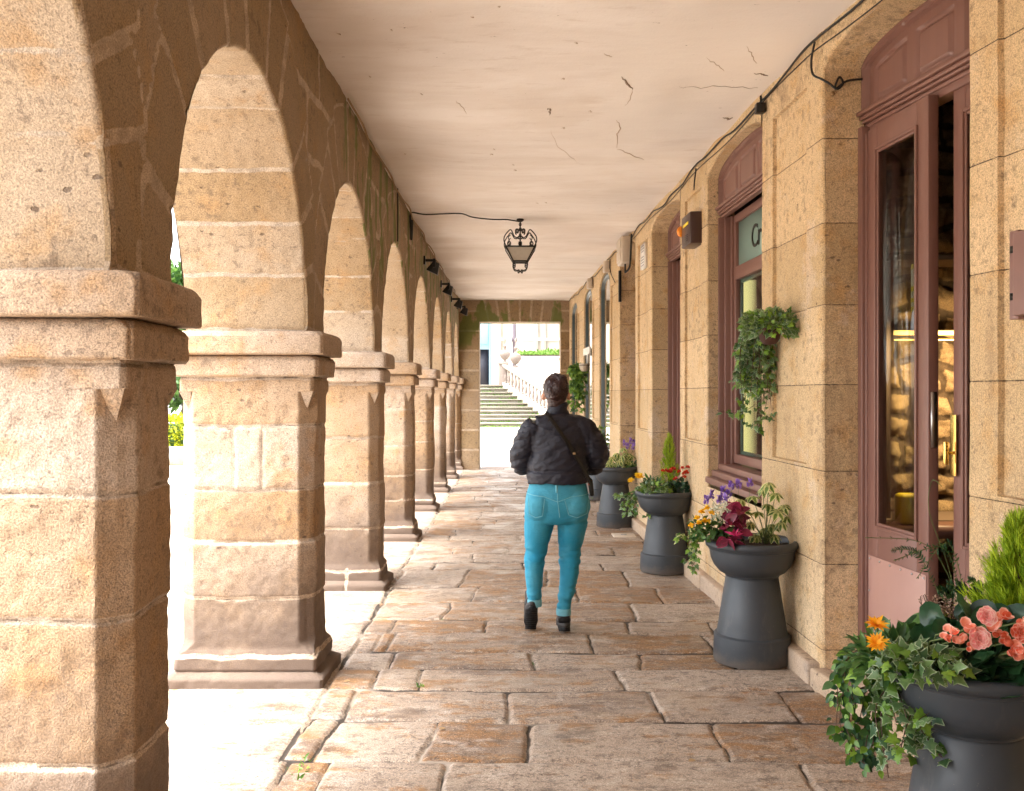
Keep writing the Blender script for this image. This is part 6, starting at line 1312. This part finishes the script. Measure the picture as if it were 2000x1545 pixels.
# landing, retaining wall with planting, church front with blue door
m = MB(); m.box(-9, 14, 49.2, 75, -.05, 2.0); tag(m.build('terrace', M['plaza'], org=(0, 60, 0)), kind='structure')
RWl = thing('retaining_wall', (4.5, 53, 2), 'pale retaining wall with a grassy planted ledge behind the balustrade', 'wall')
zt_ = P(0, 696, 54)[2]; m = MB(); m.box(P(1008, 0, 54)[0], 12, 54, 54.4, 2.0, zt_-.12); m.box(P(1008, 0, 54)[0]-.05, 12.05, 53.9, 54.5, zt_-.119, zt_); m.build('wall', M['palewall'], RWl)
m = MB(); m.box(P(1008, 0, 54)[0], 12, 54.51, 57.5, 2.0, zt_+.1); m.build('bed', M['soil'], RWl)
m = MB(); n = 9000; X_ = ru(.3, 9, n); Y_ = ru(54.5, 57.3, n); hh = np.clip(.35+.5*vn(np.stack([X_*.8, Y_, X_*0], -1), 3), .08, .8)*(Y_-54.2)*.28; pos = np.stack([X_, Y_, zt_+.1+hh*ru(0, 1, n)], -1); scatter(m, OV, pos, rdir(n, (-.2, 1)), ru(.07, .16, n)); o = m.build('planted_border', M['mossgrass']); tag(o, 'low green planting along the top of the pale retaining wall', 'planting', kind='stuff')
CH = thing('church_front', (0, 60, 2), 'washed out pale church front with blue door frame and dark doorway', 'building')
yb_ = 60.0; xd0, xd1 = P(925, 0, 60)[0], P(960, 0, 60)[0]; m = MB(); m.box(xd1, 16, 60, 61, 2.0, 16); m.box(-14, xd0-.01, 60, 61, 2.0, 16)
for px in (1047, 1062, 975): x_ = P(px, 0, 59.9)[0]; m.box(x_-.14, x_+.14, 59.86, 60.001, 4.2, 16)
m.box(-.9, 16, 59.8, 60.002, 4.9, 5.05); m.box(xd0-.01, xd1, 60, 61, 12, 16); m.build('front_wall', M['palewall'], CH)
m = MB(); zd = P(0, 682, 60)[2]; xo0, xo1 = P(936, 0, 60)[0], P(955, 0, 60)[0]; m.box(xo1, xd1-.001, 60.05, 60.2, 2.0, 12); m.box(xd0, xo1, 60.05, 60.2, zd, 12)
for z in (zd+.3, zd+1.9, zd+3.5): m.box(xd0+.1, xo1-.05, 60.0, 60.051, z, z+1.3)
dp = m.build('church_door', M['bluepaint'], CH, bevel=.02); m = MB(); m.box(xd0, xo1, 60.3, 60.35, 2.0, zd); m.build('doorway', M['dooropen'], dp)
# ================================================================== GARDEN TO THE LEFT
GK = thing('garden_kerb', (-8, 21, 0), 'low rounded stone kerb wall round the garden beyond the pillars', 'wall'); m = MB()
for i in range(9): m.box(-14+i*1.0, -13.01+i*1.0, 20.6, 21.1, -.05, .36)
m.build('kerb_stones', M['palestone'], GK, bevel=.06)
HG = thing('clipped_hedge', (-8, 23, 0), 'clipped golden green box hedge behind the garden kerb', 'hedge'); m = MB(); n = 14000; X_ = ru(-13, -5.2, n); f_ = rng.integers(0, 2, n); Y_ = np.where(f_ == 0, ru(22.0, 22.25, n), ru(22.0, 23.6, n)); Z_ = np.where(f_ == 0, ru(0, .95, n), ru(.85, 1.0, n))+.05*vn(np.stack([X_*3, Y_*3, X_*0], -1), 3)
scatter(m, OV, np.stack([X_, Y_, Z_], -1), rdir(n, (-.2, 1)), ru(.05, .10, n)); m.build('foliage', M['hedgeleaf'], HG); m = MB(); m.box(-12.9, -5.3, 22.2, 23.5, 0, .8); m.build('branches', M['treeleaf'], HG)
def tree(c, h, r, label, n=9000):
    t = thing('garden_tree', c, label, 'tree', 'trees of the garden'); m = MB(); c = np.array(c, float); m.tube([tuple(c), tuple(c+[.1, 0, h*.3]), tuple(c+[-.05, .1, h*.55]), tuple(c+[0, 0, h*.8])], [.22, .17, .12, .05], 8)
    cl = []
    for _ in range(26):
        a = ru(0, 6.28); rr = r*ru(.2, .85); z = h*ru(.25, .95); rr *= math.sin(PI*min(.95, z/h*.85+.1)); p_ = c+np.array([rr*math.cos(a), rr*math.sin(a), z]); cl.append(p_); m.tube([tuple(c+[0, 0, z*.7]), tuple((c+[0, 0, z*.8]+p_)/2), tuple(p_)], [.05, .035, .015], 5)
    m.build('trunk', M['bark'], t); cl = np.array(cl); q_ = MB(); ci = rng.integers(0, len(cl), n); u = rdir(n, (-1, 1)); pos = cl[ci]+u*(r*.33)*ru(.3, 1, n)[:, None]*[1, 1, .7]; scatter(q_, OV, pos, u+[0, 0, -.2], ru(.12, .24, n)); tag(q_.build('crown', M['treeleaf'], t), kind='stuff')
tree((-9.3, 27, 0), 5.2, 2.4, 'leafy green tree directly behind the golden hedge in the gap beside the nearest pillar'); tree((-13.5, 26, 0), 6, 2.8, 'second garden tree standing further left of the leafy one', 6000); tree((-15, 16, 0), 6.5, 3., 'garden tree hidden by the nearest pillar', 3000)

# ------------------------------------------------------------------ small litter and weeds on the floor
for px, py, lab in ((672, 1334, 'dry orange leaf on the paving near the foot of the second pillar'), (857, 1427, 'dry orange leaf lying on a brown slab in the middle of the walkway'), (1345, 1490, 'small dry leaf on the big front slab')):
    d = 1.52*F/(py-HY); x = (px-1000)*d/F; m = MB(); scatter(m, OV, np.array([[x, d, .006]]), np.array([[.9, .3, .12]]), np.array([.035]), np.array([[.1, -.2, 1.]])); tag(m.build('fallen_leaf', M['oldcable']), lab, 'leaf')
for px, py, n, lab in ((820, 1340, 14, 'tiny green weed in a paving joint near the second pillar'), (590, 1500, 26, 'line of moss and grass in the kerb joint in front')):
    d = 1.52*F/(py-HY); x = (px-1000)*d/F; m = MB(); pos = np.stack([x+ru(-.02, .02, n), d+ru(-.12 if n > 20 else -.02, .12 if n > 20 else .02, n), np.full(n, -.004)], -1); scatter(m, LAN, pos, rdir(n, (.2, 1)), ru(.012, .03, n)); tag(m.build('weed', M['ivyfresh']), lab, 'weed')
